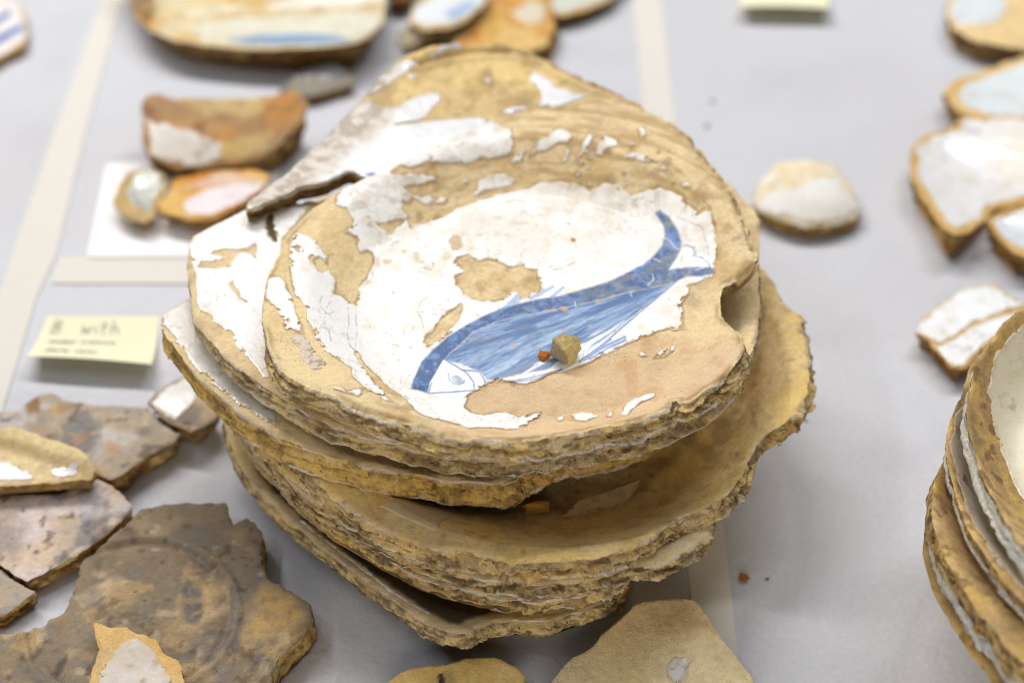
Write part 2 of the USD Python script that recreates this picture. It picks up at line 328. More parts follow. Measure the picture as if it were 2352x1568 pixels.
# ------------------------------------------------------------------ the table and what is taped to it
flat = lambda z: (lambda x, y: np.full(np.shape(x), z))
def sheet(name, poly, z0, z1, colr, m, label, cat, kind=None, group=None, zf=None, step=6, raw=False):
    "a flat sheet with thickness; zf(u, v, xy) lifts it"
    w = hit(dens(f_(poly), 40), flat(z1))[:, :2] if not raw else np.asarray(poly, float)
    F = Field([w]); V, T = grid(F.b, step * MM); V, T, S = clip(V, T, F(V)); l = zf(V) if zf else np.zeros(len(V))
    top = np.c_[V, z1 + l]; bot = np.c_[V, z0 + l]; n = len(V)
    A = np.vstack([top, bot]); f = np.vstack([T, T[:, ::-1] + n, np.stack([S[:, 0], S[:, 0] + n, S[:, 1] + n], 1), np.stack([S[:, 0], S[:, 1] + n, S[:, 1]], 1)])
    base = [*V.mean(0), z0]
    p = usdkit.mesh(stage, numbered('/World', name), (A - base, f), m, smooth=25)
    k = len(UsdGeom.Mesh(p.GetPrim()).GetPointsAttr().Get())
    UsdGeom.PrimvarsAPI(p).CreatePrimvar('paint', Sdf.ValueTypeNames.Color3fArray, 'constant').Set(Vt.Vec3fArray([Gf.Vec3f(*map(float, colr))]))
    UsdGeom.Xformable(p).AddTranslateOp().Set(Gf.Vec3d(*map(float, base)))
    custom(p.GetPrim(), label=label, category=cat, kind=kind, group=group)
    return F
def build_table():
    x = np.linspace(-.9, .9, 240); y = np.linspace(-.6, 1.3, 250); X, Y = np.meshgrid(x, y); V = np.stack([X.ravel(), Y.ravel()], 1)
    P = np.c_[V, np.zeros(len(V))]; q = project(P)
    col = np.tile(lin(197, 198, 204), (len(V), 1)); col = mixc(col, lin(188, 184, 184), .3 * sm(.5, .75, n3(P, 90, 3)))
    col = mixc(col, lin(165, 165, 172), .2 * sm(.5, .8, n3(P, 24, 5, 5)))
    n, m = len(x), len(y); i = (np.arange(m - 1)[:, None] * n + np.arange(n - 1)).ravel()
    top = np.vstack([np.stack([i, i + 1, i + n + 1], 1), np.stack([i, i + n + 1, i + n], 1)])
    p = usdkit.mesh(stage, '/World/table', (P, top), M_TABLE, smooth=True)
    UsdGeom.PrimvarsAPI(p).CreatePrimvar('paint', Sdf.ValueTypeNames.Color3fArray, 'vertex').Set(Vt.Vec3fArray.FromNumpy(col.astype(np.float32)))
    custom(p.GetPrim(), label='pale grey paper covered table top', category='table', kind='structure')
build_table()
TAPE = lin(214, 210, 202)
sheet('tape_strip', [(244, -60), (297, -60), (195, 312), (129, 586), (87, 674), (9, 931), (-60, 1200), (-130, 1200), (-60, 860), (27, 586), (121, 312), (234, 0)], .0003, .0007, TAPE, M_PAPER, 'long pale strip stuck slantwise on the table at the far left', 'tape')
sheet('tape_strip', [(133, 588), (640, 588), (640, 650), (118, 650)], .0003, .0007, TAPE, M_PAPER, 'short level pale strip stuck on the table between white card and yellow note', 'tape')
sheet('tape_strip', [(1446, -60), (1513, -60), (1546, 234), (1671, 1284), (1707, 1620), (1612, 1620), (1578, 1284), (1476, 234)], .0003, .0007, TAPE, M_PAPER, 'long pale strip running under and behind the plate stack on its right', 'tape')

# ------------------------------------------------------------------ the stack of plates
STK = 'broken plates piled in the central stack'
H_fish = revolve(0, 0, 84.5, 60, 88, 11.5, .10, ax=.01)
def new(name, label, cat, at, group=None):
    return thing(name, label, cat, at, group)
FISH = [(603, 690), (612, 640), (640, 580), (668, 530), (710, 485), (768, 445), (830, 412), (880, 396), (930, 370), (1000, 335), (1060, 305), (1130, 283), (1200, 262), (1280, 243), (1360, 228), (1430, 222),
        (1480, 240), (1530, 270), (1580, 300), (1610, 335), (1640, 375), (1670, 420), (1690, 450), (1710, 500), (1730, 550), (1742, 588), (1732, 605), (1690, 640), (1655, 662), (1653, 700), (1660, 730), (1690, 755), (1708, 770),
        (1710, 800), (1695, 828), (1655, 872), (1612, 900), (1580, 925), (1545, 915), (1535, 935), (1500, 950), (1440, 968), (1350, 985), (1270, 1000), (1150, 1010), (1050, 1003), (980, 985), (900, 960), (830, 940), (760, 905), (700, 885), (650, 855), (618, 800), (605, 745)]
def px_in(poly, q, soft):
    F = Field([np.asarray(poly, float)], step=1.5); return sm(-soft, soft, F(q))
tp = new('fish_plate', 'broken plate painted with a blue fish, topmost of the central stack', 'plate', (0, 0, .077), None)
_cl = clay(lin(230, 207, 164), lin(233, 210, 164), lin(220, 196, 156), .4, 11, mott=(((206, 172, 118), 10, .56, .6), ((178, 148, 106), 5, .62, .5)))
PZ = {}
def fish_clay(P, q, e):
    c = _cl(P, q, e); r = np.hypot(P[:, 0], P[:, 1]); a = np.arctan2(P[:, 1], P[:, 0])
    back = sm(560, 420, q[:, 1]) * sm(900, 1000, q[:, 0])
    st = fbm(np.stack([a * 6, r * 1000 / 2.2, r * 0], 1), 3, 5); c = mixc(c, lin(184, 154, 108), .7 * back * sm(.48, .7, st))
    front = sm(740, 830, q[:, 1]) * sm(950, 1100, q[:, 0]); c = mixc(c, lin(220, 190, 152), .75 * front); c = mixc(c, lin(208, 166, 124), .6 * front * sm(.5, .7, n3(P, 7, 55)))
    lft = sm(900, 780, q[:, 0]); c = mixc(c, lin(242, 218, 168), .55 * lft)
    c = mixc(c, lin(132, 100, 62), .55 * sm(3 * MM, 1. * MM, np.abs(e)) * sm(.35, .6, n3(P, 8, 56)))
    c = mixc(c, lin(236, 212, 160), .8 * sm(1.3 * MM, .5 * MM, np.abs(e)) * sm(.3, .5, n3(P, 9, 58)))
    if 'g' in PZ:
        d = np.full(len(P), 1.0)
        for g in PZ['g']: d = np.minimum(d, np.abs(g(P[:, :2])))
        c = mixc(c, lin(128, 94, 60), .55 * sm(.9 * MM, .25 * MM, d) * sm(.3, .6, n3(P, 5, 57)))
    return c
main = np.vstack([Z(5, [(1005, 1190), (1200, 1110), (1400, 1030), (1560, 980), (1700, 950), (1760, 915), (1900, 910), (2000, 930), (2060, 960), (2150, 930), (2220, 930)]),
    Z(2, [(1400, 190), (1480, 220), (1560, 200), (1620, 165), (1700, 190), (1780, 220), (1800, 270), (1880, 330), (1920, 300), (1950, 295), (1965, 360), (1985, 430), (1990, 550), (1985, 680), (1960, 730), (1900, 770), (1820, 800), (1815, 850), (1770, 910), (1785, 960), (1780, 1050), (1750, 1080), (1690, 1060), (1620, 1090), (1500, 1130), (1400, 1180), (1290, 1230), (1170, 1290), (1050, 1325), (960, 1340), (880, 1385), (800, 1415), (720, 1420), (690, 1400), (620, 1400), (560, 1410), (530, 1445), (480, 1450), (430, 1480), (400, 1510)]),
    Z(4, [(240, 300), (225, 350), (260, 390), (330, 405), (400, 390), (470, 390), (540, 415), (600, 400), (670, 385), (660, 415), (600, 440), (580, 470), (490, 490), (400, 480), (250, 475), (150, 450), (0, 415)]),
    Z(3, [(1620, 580), (1550, 500), (1420, 400), (1300, 290), (1240, 205), (1230, 225), (1290, 315), (1360, 400), (1400, 440), (1430, 490), (1500, 535), (1400, 508), (1380, 470), (1300, 430), (1220, 370), (1210, 310), (1140, 260), (1040, 190), (980, 110), (960, 50), (930, 0)]),
    Z(1, [(1080, 1100), (1060, 1050), (1000, 1000), (980, 930), (960, 820), (950, 750), (960, 640), (990, 550), (1040, 545), (1100, 570), (1160, 610), (1200, 680), (1240, 710), (1220, 740), (1250, 830), (1290, 900), (1290, 950), (1275, 990), (1340, 1000), (1380, 1040), (1430, 1060), (1460, 1000), (1470, 930), (1520, 870), (1570, 760), (1570, 700), (1530, 670), (1470, 680), (1450, 620), (1450, 580), (1400, 550), (1350, 540), (1370, 500), (1410, 500), (1430, 460), (1410, 420), (1370, 360), (1340, 350), (1300, 330), (1290, 290), (1310, 240), (1380, 110)]),
    Z(5, [(860, 850), (900, 872), (1160, 880), (1150, 910), (960, 950), (1050, 1000), (1220, 1010), (1200, 1040), (1100, 1050), (1010, 1020), (950, 1040), (950, 1080), (985, 1110), (982, 1140)])])
bits = [Z(5, p) for p in [
    [(930, 810), (1100, 700), (1300, 620), (1480, 550), (1560, 600), (1590, 600), (1610, 700), (1570, 760), (1500, 770), (1400, 780), (1280, 810), (1100, 800), (1000, 830)],
    [(1390, 990), (1400, 900), (1450, 890), (1510, 870), (1560, 870), (1620, 910), (1580, 940), (1480, 960)], [(1700, 770), (1740, 680), (1800, 650), (1850, 610), (1900, 600), (1950, 650), (1930, 690), (1870, 690), (1800, 730), (1750, 740)],
    [(1605, 795), (1640, 735), (1675, 740), (1655, 792)], [(1975, 785), (2010, 700), (2060, 625), (2075, 650), (2040, 720), (2055, 740)], [(2090, 755), (2110, 690), (2140, 640), (2220, 665), (2225, 700), (2160, 720), (2130, 765)],
    [(2265, 770), (2310, 740), (2380, 765), (2440, 790), (2400, 800)], [(1895, 795), (1920, 725), (1945, 728), (1922, 795)], [(2290, 695), (2310, 680), (2325, 705), (2300, 718)], [(1995, 805), (2012, 795), (2022, 815), (2005, 825)], [(1312, 905), (1330, 900), (1338, 915), (1320, 924)],
    [(2340, 600), (2375, 590), (2390, 640), (2360, 665)], [(2470, 830), (2500, 820), (2510, 845), (2480, 850)], [(2600, 930), (2640, 925), (2650, 945), (2610, 950)]]]
bits += [Z(4, p) for p in [[(1335, 72), (1360, 45), (1400, 18), (1462, 0), (1440, 30), (1400, 62)], [(1148, 402), (1170, 340), (1220, 308), (1280, 282), (1342, 278), (1335, 300), (1260, 330), (1205, 368), (1180, 402)], [(858, 402), (900, 393), (960, 393), (1002, 410), (930, 437), (870, 428)], [(768, 420), (800, 413), (803, 430), (782, 440)], [(1058, 402), (1090, 385), (1092, 408), (1070, 414)], [(1250, 48), (1280, 40), (1288, 55), (1265, 60)]]]
bits += [Z(1, [(780, 920), (800, 870), (870, 855), (910, 880), (930, 930), (960, 1000), (990, 1080), (1010, 1160), (1040, 1220), (1060, 1290), (1000, 1260), (930, 1250), (910, 1210), (930, 1180), (880, 1140), (840, 1080), (770, 1020)]),
         Z(3, [(1100, 432), (1130, 420), (1180, 450), (1220, 440), (1280, 428), (1275, 462), (1250, 482), (1190, 462), (1130, 452)])]
rng = np.random.default_rng(4)
for k in range(16):                                                # crumbs of glaze left on the bare rim
    c = np.array([rng.uniform(1150, 1560), rng.uniform(300, 430)]); r = rng.uniform(2, 5); a = np.linspace(0, 6.28, 8)[:-1]
    bits.append(c + np.stack([np.cos(a) * r * rng.uniform(.7, 1.6), np.sin(a) * r * .8], 1))
holes = [Z(2, [(345, 650), (362, 620), (430, 600), (470, 620), (500, 640), (560, 625), (640, 650), (700, 680), (760, 670), (830, 700), (860, 700), (870, 760), (892, 810), (870, 840), (820, 832), (820, 872), (760, 880), (748, 840), (700, 830), (640, 872), (600, 887), (500, 892), (440, 870), (400, 830), (350, 790), (345, 730), (400, 712), (402, 690), (370, 662)]),
         Z(2, [(385, 905), (395, 930), (370, 1000), (310, 1080), (240, 1140), (190, 1175), (140, 1150), (160, 1120), (210, 1080), (240, 1010), (310, 960)]),
         Z(5, [(800, 1162), (880, 1150), (978, 1138), (925, 1180), (892, 1230), (870, 1228)]), Z(1, [(1128, 730), (1190, 725), (1250, 790), (1250, 815), (1200, 840), (1150, 820)]), Z(1, [(1000, 615), (1025, 640), (1025, 680), (995, 670)])]
FISHBODY = [(65, 1440), (90, 1370), (135, 1270), (200, 1200), (300, 1110), (430, 1030), (560, 965), (650, 930), (720, 910), (850, 880), (1000, 855), (1150, 815), (1300, 770), (1430, 710), (1530, 660), (1600, 600), (1650, 540), (1668, 470), (1660, 420), (1635, 370), (1605, 335), (1640, 313), (1655, 330), (1700, 360), (1745, 430), (1775, 510), (1770, 570), (1740, 620), (1695, 690), (1760, 680), (1870, 668), (1985, 680), (1985, 715), (1900, 735), (1800, 735), (1740, 765),
            (1600, 880), (1450, 1000), (1300, 1120), (1150, 1235), (1050, 1305), (930, 1335), (750, 1372), (560, 1410), (530, 1445), (470, 1450), (180, 1468)]
BAND = FISHBODY[:36] + [(1650, 790), (1540, 812), (1420, 836), (1300, 872), (1150, 906), (1000, 936), (850, 966), (730, 986), (600, 1022), (460, 1082), (400, 1142), (330, 1202), (275, 1262), (225, 1342), (190, 1402), (175, 1466)]
HEAD = [(272, 1258), (310, 1270), (385, 1300), (450, 1325), (505, 1335), (540, 1385), (530, 1445), (470, 1450), (180, 1468), (190, 1402), (225, 1342)]
BELLY = [(275, 1262), (330, 1202), (400, 1142), (460, 1082), (600, 1022), (730, 986), (850, 966), (1000, 936), (1150, 906), (1300, 872), (1420, 836), (1540, 812), (1650, 790), (1740, 765), (1600, 880), (1450, 1000), (1300, 1120), (1150, 1225), (1050, 1285), (930, 1318), (750, 1350), (600, 1385), (545, 1385), (505, 1335), (385, 1285)]
def uvf(q): return (q - [918.75, 367.5]) / .36458
def fish_paint(P, q, e):
    u = uvf(q); n = len(P); white = lin(239, 238, 235)
    c = np.tile(white, (n, 1))
    c = mixc(c, lin(218, 212, 203), .8 * sm(.42, .66, n3(P, 12, 61, 5)) * sm(680, 500, q[:, 1]))
    c = mixc(c, lin(190, 178, 162), .6 * sm(.52, .72, n3(P, 3.5, 62, 5)) * sm(640, 470, q[:, 1]))
    c = mixc(c, lin(222, 204, 178), .5 * sm(.56, .74, n3(P, 5, 63, 5))); c = mixc(c, lin(170, 146, 118), .5 * sm(.66, .72, n3(P, 1.6, 83, 4)) * sm(.5, .6, n3(P, 10, 84)))
    def blob(x, y, rx, ry, colr, k, seed=64):
        d = np.hypot((u[:, 0] - x) / rx, (u[:, 1] - y) / ry) + 1.2 * (n3(P, 2, seed) - .5); return mixc(c, colr, k * sm(1.05, .6, d))
    for a in [(350, 520, 45, 62, lin(190, 160, 112), .85), (300, 600, 35, 40, lin(205, 180, 140), .6), (1330, 300, 110, 45, lin(190, 178, 165), .5), (100, 610, 30, 45, lin(206, 180, 140), .7), (210, 655, 16, 16, lin(190, 160, 120), .7), (25, 575, 22, 12, lin(200, 170, 130), .7), (-80, 640, 40, 22, lin(196, 166, 120), .7), (-150, 640, 35, 40, lin(206, 180, 140), .6), (185, 905, 22, 14, lin(225, 205, 175), .5)]: c = blob(*a)
    # thin cracks
    cr = strokes([Z(2, l) for l in ([(880, 680), (960, 692), (1030, 680), (1105, 640)], [(110, 960), (130, 985), (150, 1060)], [(108, 955), (160, 958), (232, 972)], [(110, 950), (130, 890), (180, 860)], [(1690, 870), (1730, 920)], [(1720, 350), (1900, 420), (1940, 560)])]
                 + [Z(1, l) for l in ([(1190, 1000), (1165, 1080), (1180, 1160), (1240, 1250), (1258, 1330)], [(1250, 1040), (1215, 1100), (1215, 1220)], [(1380, 1080), (1390, 1200), (1375, 1280), (1400, 1370), (1440, 1400)], [(1440, 1080), (1440, 1180), (1450, 1260), (1435, 1370)])], q, 1.3)
    c = mixc(c, lin(96, 74, 56), .6 * cr * sm(.35, .55, n3(P, 3, 66)))
    blue, pale, mid, grey = lin(52, 88, 140), lin(166, 190, 220), lin(80, 118, 170), lin(108, 118, 136)
    belly = px_in(BELLY, u + 12 * (np.stack([n3(P, 2, 754), n3(P, 2, 755)], 1) - .5), 10); a = np.arctan2(u[:, 1] - 600, 2080 - u[:, 0]); r = np.hypot(u[:, 0] - 2080, u[:, 1] - 600)
    s1 = fbm(np.stack([a * 24 + .6 * noise(np.stack([r / 160, a * 8, a * 0], 1), 3), r / 400, a * 0], 1), 4, 71); s2 = fbm(np.stack([a * 50, r / 230, a * 0], 1), 3, 72)
    s3 = fbm(np.stack([a * 150 + .6 * s1, r / 70, a * 0], 1), 3, 78); w = np.clip(.6 * sm(.34, .6, s1) + .55 * sm(.42, .62, s2) + .35 * sm(.4, .62, s3) + .25 * sm(900, 500, r) - .1 + .5 * (n3(P, 7, 756) - .5), 0, 1)
    bc = mixc(np.tile(pale, (n, 1)), mid, w); bc = mixc(bc, blue, .8 * sm(.48, .66, s2) * sm(.44, .6, s1) * (.4 + .6 * s3))
    low = sm(.62, .80, (u[:, 1] - (1262 - .42 * (u[:, 0] - 275))) / 330 + .1 * (s1 - .5)); bc = mixc(bc, lin(236, 240, 246), .8 * low * (1 - .8 * sm(.46, .56, s2)))
    bc = mixc(bc, grey, .5 * sm(.56, .74, n3(P, 4, 73)))
    c = mixc(c, bc, belly * (.93 + .07 * s2))
    bd = px_in(BAND, u + 9 * (np.stack([n3(P, 1.5, 751), n3(P, 1.5, 752)], 1) - .5), 9) * (.88 + .12 * sm(.3, .5, n3(P, 2, 753, 4))); b2 = mixc(np.tile(blue, (n, 1)), lin(104, 142, 192), .75 * sm(.45, .65, n3(P, 3, 74, 5)))
    b2 = mixc(b2, grey, .85 * sm(.42, .6, n3(P, 3.2, 75, 5)) * sm(850, 1250, u[:, 0]) + .3 * sm(.5, .7, n3(P, 2, 76)) * sm(600, 900, u[:, 0]))
    b2 = b2 * (.86 + .28 * n3(P, .7, 77, 2))[:, None]; c = mixc(c, b2, bd)
    c = mixc(c, lin(247, 246, 244), px_in(HEAD, u, 4))
    t = np.linspace(0, 4.6 * math.pi, 80); sp = [(365 + math.cos(x) * (40 - 2.4 * x) + .35 * math.sin(x) * 20, 1380 + math.sin(x) * (26 - 1.5 * x) + .3 * math.cos(x) * 16) for x in t]
    pen = [sp, [(180, 1468), (330, 1460), (470, 1449)], [(290, 1262), (350, 1295), (420, 1340), (462, 1395), (470, 1445)], [(303, 1340), (308, 1375), (335, 1405), (370, 1415), (402, 1402)], [(385, 1320), (500, 1333), (535, 1390), (528, 1445)], [(1790, 540), (1815, 538), (1842, 552), (1862, 580), (1850, 606), (1900, 614), (1940, 645), (1960, 692)], [(1850, 604), (1872, 596)],
           [(545, 1400), (700, 1392), (850, 1365), (1020, 1318)], [(700, 1400), (860, 1378), (1010, 1325)], [(1130, 1270), (1290, 1150), (1480, 985), (1740, 765)], [(1160, 1262), (1300, 1165), (1415, 1112)], [(1190, 1255), (1320, 1180), (1425, 1135)], [(1170, 1240), (1330, 1130)], [(1610, 332), (1640, 380)], [(180, 1468), (200, 1400)]]
    c = mixc(c, lin(86, 122, 180), (.62 + .3 * sm(.35, .65, n3(P, 6, 757))) * strokes([Z(2, l) for l in pen], q, 2.2))
    fin = [[(660, 932), (700, 890), (742, 850)], [(690, 918), (730, 880), (756, 862)], [(720, 905), (752, 880)], [(820, 872), (860, 850), (905, 815)], [(865, 855), (915, 825), (965, 798)], [(955, 862), (990, 835), (1028, 802)], [(1150, 1255), (1260, 1190), (1420, 1120)], [(640, 940), (700, 900)]]
    c = mixc(c, lin(120, 160, 216), .7 * strokes([Z(2, l) for l in fin], q, 4.2))
    for x, y, rx, ry in [(1270, 1216, 26, 9), (1372, 1184, 44, 13), (1430, 1165, 26, 12), (420, 1140, 12, 8), (670, 1072, 14, 10), (840, 1100, 60, 45)]: c = blob(x, y, rx, ry, lin(62, 84, 122), .7 if rx < 50 else .35, 67)
    wc = strokes([Z(2, l) for l in ([(1100, 890), (1108, 925)], [(1590, 720), (1600, 750), (1560, 790)], [(1450, 830), (1460, 860)], [(1600, 620), (1640, 640)])], q, 1.4); c = mixc(c, lin(226, 226, 232), .7 * wc)
    for x, y, rx, ry in [(1035, 935, 26, 18), (1245, 890, 20, 16), (715, 1170, 24, 16), (955, 948, 40, 7), (1360, 1080, 20, 10), (645, 1140, 10, 8), (540, 1208, 12, 6), (1200, 1045, 12, 12)]: c = blob(x, y, rx, ry, lin(196, 164, 128), .75, 68)
    br = strokes([Z(2, l) for l in ([(1775, 535), (1780, 580), (1775, 640)], [(1780, 535), (1830, 545)])], q, 3); c = mixc(c, lin(190, 160, 130), .6 * br)
    c = mixc(c, lin(214, 190, 152), .75 * sm(1.3 * MM, .1 * MM, e) * sm(.45, .6, n3(P, 2.2, 79, 4)))
    c = mixc(c, lin(196, 172, 140), .4 * sm(.4 * MM, .05 * MM, e))
    return c * (.95 + .1 * n3(P, .8, 69, 2))[:, None]
conv = lambda p: hit(dens(np.asarray(p, float), 5), H_fish)[:, :2]
PZ['g'] = [Field([conv(p) for p in [main] + bits], [conv(p) for p in holes])]
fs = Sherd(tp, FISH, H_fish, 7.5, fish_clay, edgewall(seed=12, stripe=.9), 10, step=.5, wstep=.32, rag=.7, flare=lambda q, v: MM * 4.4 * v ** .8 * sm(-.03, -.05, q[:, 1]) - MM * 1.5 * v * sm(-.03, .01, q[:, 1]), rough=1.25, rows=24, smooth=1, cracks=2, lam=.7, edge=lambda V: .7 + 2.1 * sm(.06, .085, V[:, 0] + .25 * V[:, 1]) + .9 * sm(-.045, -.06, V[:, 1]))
fg, fp = fs.glaze([main] + bits, holes, paint=fish_paint, step=.33, lift=.45, rag=1.15, split=lambda q: Field([np.array(FISHBODY, float)], step=2)(uvf(q)))
put(fg, 'painted_fish', fp[0], fp[1], M_GLAZE, fp[2], label='blue fish painted across the white glaze')
film = [Z(1, [(950, 1275), (1010, 1262), (1060, 1295), (1090, 1340), (1120, 1380), (1170, 1440), (1210, 1510), (1180, 1530), (1120, 1540), (1080, 1480), (1030, 1440), (1010, 1370), (960, 1340)])]
fs.glaze(film, paint=lambda P, q, e: mixc(np.tile(lin(206, 190, 172), (len(P), 1)), lin(150, 130, 112), .8 * sm(.5, .65, n3(P, 1.5, 81, 4))), step=.4, lift=.12, rag=1.6, name='worn_glaze')

def stack_plate(name, label, outline, H, t, seed, group=None, step=.9, pal=None, wall=None, **kw):
    w = hit(dens(chaikin(outline, 1), 8), H)[:, :2]; c = w.mean(0)
    p = new(name, label, 'plate', (c[0], c[1], float(H(c[0], c[1])) - (11 if callable(t) else t) * MM), group)
    return Sherd(p, outline, H, t, pal or clay(seed=seed, dirt=.4), wall or edgewall(seed=seed, stripe=.9), seed, step=step, wstep=.42, rows=15, **kw)
UP = [(H_fish, None, 7.5)]
WING = [(560, 482), (568, 463), (600, 440), (640, 410), (680, 375), (730, 330), (780, 280), (820, 240), (850, 200), (890, 160), (930, 125), (980, 105), (1050, 100), (1130, 98), (1200, 105), (1250, 130), (1290, 155), (1340, 180), (1400, 205), (1450, 228), (1500, 300), (1400, 420), (1200, 420), (1000, 440), (880, 430), (835, 412), (806, 392), (780, 405), (740, 425), (690, 430), (670, 445), (620, 465), (580, 485)]
_wl = dens(Z(5, [(1060, 215), (1180, 172), (1340, 150), (1450, 142), (1600, 144), (1760, 175), (1900, 250), (2050, 325), (2250, 400), (2050, 325), (1900, 250), (1760, 175), (1600, 144), (1450, 142), (1340, 150), (1180, 172)]), 3)
H_wing0 = below(revolve(-6, 38, 76, 46, 60, 9, .10, ax=-.01, ay=.02), UP, 1.6)
_wt = cKDTree(hit(_wl, H_wing0)[:, :2])
def H_wing(x, y):
    d = _wt.query(np.stack([np.ravel(x), np.ravel(y)], 1))[0].reshape(np.shape(x)); return H_wing0(x, y) - .0016 * np.exp(-(d / .0016) ** 2) + .001 * np.exp(-((d - .004) / .002) ** 2)
_w = clay(lin(226, 202, 150), lin(232, 204, 144), lin(212, 184, 136), .4, 20, mott=(((188, 158, 108), 12, .54, .6), ((160, 134, 98), 5, .62, .5)))
def W_PAINT(P, q, e):
    c = _w(P, q, e); d = _wt.query(P[:, :2])[0]; c = mixc(c, lin(150, 122, 82), .7 * sm(2.2 * MM, .4 * MM, d) * sm(.3, .5, n3(P, 7, 205)))
    c = mixc(c, lin(134, 108, 72), .65 * sm(5 * MM, .5 * MM, -fs.field(P[:, :2])) * sm(.25, .5, n3(P, 6, 207)))  # brown band along the fish plate edge: painted shade with crevice dirt
    return mixc(c, lin(196, 186, 172), .6 * sm(900, 800, q[:, 0] + 60 * (n3(P, 9, 206) - .5)))
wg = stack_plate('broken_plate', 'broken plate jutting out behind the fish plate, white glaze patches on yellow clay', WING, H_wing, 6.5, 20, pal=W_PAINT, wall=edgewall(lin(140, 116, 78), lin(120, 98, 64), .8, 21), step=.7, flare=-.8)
def wpaint(P, q, e):
    c = np.tile(lin(236, 236, 239), (len(P), 1)); n = np.array([-.643, -.766]); d = (q - [690, 372]) @ n
    c = mixc(c, lin(196, 186, 174), .9 * sm(-100, -40, d + 60 * (n3(P, 9, 90) - .5))); c = mixc(c, lin(150, 132, 110), .8 * sm(-70, -25, d) * sm(.42, .6, n3(P, 4, 91, 5)))
    c = mixc(c, lin(206, 206, 210), .8 * sm(880, 950, q[:, 0]) * sm(330, 300, q[:, 1]))
    c = mixc(c, lin(60, 100, 170), px_in(Z(1, [(1505, 115), (1530, 92), (1575, 92), (1590, 105), (1550, 122)]), q, 2) * .95)
    return c
wg.glaze([np.vstack([Z(5, [(0, 1090), (60, 960), (180, 820), (330, 690), (480, 560), (640, 480), (760, 440), (840, 480), (930, 470), (1000, 430), (1060, 405), (1150, 392), (1185, 410), (1170, 450), (1120, 490), (1090, 535), (1040, 560), (960, 565), (900, 580), (1000, 575), (1100, 560), (1250, 545), (1400, 540), (1500, 560), (1500, 700), (1000, 900), (600, 1000)])]), Z(5, [(1700, 290), (1730, 262), (1790, 300), (1830, 320), (1850, 360), (1930, 370), (1960, 400), (2060, 400), (2000, 430), (1850, 480), (1760, 470), (1775, 400), (1750, 350), (1710, 330)]), Z(5, [(1555, 490), (1600, 475), (1680, 470), (1690, 490), (1600, 520), (1560, 515)]),
    Z(5, [(700, 400), (800, 300), (900, 230), (1000, 200), (1050, 215), (1000, 250), (900, 330), (760, 410)]), Z(5, [(1100, 190), (1180, 120), (1270, 90), (1320, 130), (1290, 150), (1180, 180), (1120, 200)]), Z(5, [(985, 300), (1020, 275), (1035, 285), (1000, 325)]), Z(5, [(1440, 310), (1470, 303), (1472, 325), (1450, 332)])], paint=wpaint, m=M_SHINY, step=.5)
UP2 = UP + [(H_wing, wg.field, 6.5)]
P2 = [(565, 478), (520, 502), (470, 527), (436, 548), (430, 600), (434, 650), (441, 700), (441, 738), (458, 755), (492, 792), (532, 832), (582, 868), (650, 915), (720, 955), (800, 985), (880, 1010), (960, 1030), (1050, 1047), (1150, 1052), (1250, 1045), (1350, 1033), (1450, 1010), (1540, 975), (1620, 930), (1690, 870), (1736, 800), (1745, 700), (1740, 600), (1747, 535), (1748, 505), (1738, 485), (1700, 445), (1620, 360), (1500, 320), (1200, 380), (900, 440), (700, 460)]
H2 = below(revolve(-4, -2, 68, 60, 88, 9, .15), UP2)
_p2 = clay(lin(230, 206, 162), lin(234, 210, 162), lin(218, 194, 156), .3, 30)
def P2_PAINT(P, q, e): return mixc(_p2(P, q, e), lin(72, 60, 50), .9 * px_in(Z(1, [(765, 480), (780, 370), (820, 335), (850, 420), (845, 500), (875, 610), (845, 620), (800, 560)]), q, 3))
p2 = stack_plate('broken_plate', 'broken white glazed plate directly under the fish plate, its chipped rim showing on the left', P2, H2, 7, 30, step=.7, rag=.9, pal=P2_PAINT, wall=edgewall(lin(226, 208, 174), lin(222, 198, 150), .6, 31, 1.), rough=1.1, flare=lambda q, v: MM * 3.4 * v * sm(-.01, -.04, q[:, 1]))
def gpaint(tint=lin(240, 240, 240), dirt=.7, seed=1, dcol=lin(150, 134, 116)):
    def fn(P, q, e):
        c = np.tile(tint, (len(P), 1)); c = mixc(c, tint * [.93, .9, .84], .8 * sm(.45, .7, n3(P, 9, seed)))
        c = mixc(c, dcol, dirt * sm(.52, .72, n3(P, 3.2, seed + 1, 5)) * sm(.42, .62, n3(P, 14, seed + 2)))
        return mixc(c, lin(204, 178, 138), .75 * sm(1.8 * MM, .1 * MM, e) * sm(.38, .6, n3(P, 2.5, seed + 3, 4)))
    return fn
p2.glaze([np.vstack([Z(1, [(180, 560), (215, 620), (225, 700), (240, 760), (262, 850), (268, 950), (270, 1040), (300, 1110), (380, 1150), (390, 1190), (460, 1230), (520, 1290), (560, 1370), (640, 1450), (720, 1540), (760, 1600), (900, 1600), (900, 600), (1100, 330), (700, 330), (400, 400)])])],
         [Z(1, [(380, 690), (470, 655), (560, 660), (640, 655), (700, 620), (712, 640), (705, 720), (680, 690), (620, 680), (560, 700), (520, 760), (400, 800), (280, 790), (300, 760), (420, 745), (480, 720)]), Z(1, [(515, 910), (540, 895), (558, 940), (590, 990), (620, 1035), (600, 1035), (560, 980), (525, 945)]), Z(1, [(780, 470), (795, 380), (820, 350), (835, 420), (830, 500), (860, 600), (845, 605), (800, 540)])], paint=gpaint(seed=101, dirt=.3), m=M_SHINY, step=.4)
UP3 = [(H2, None, 7)]
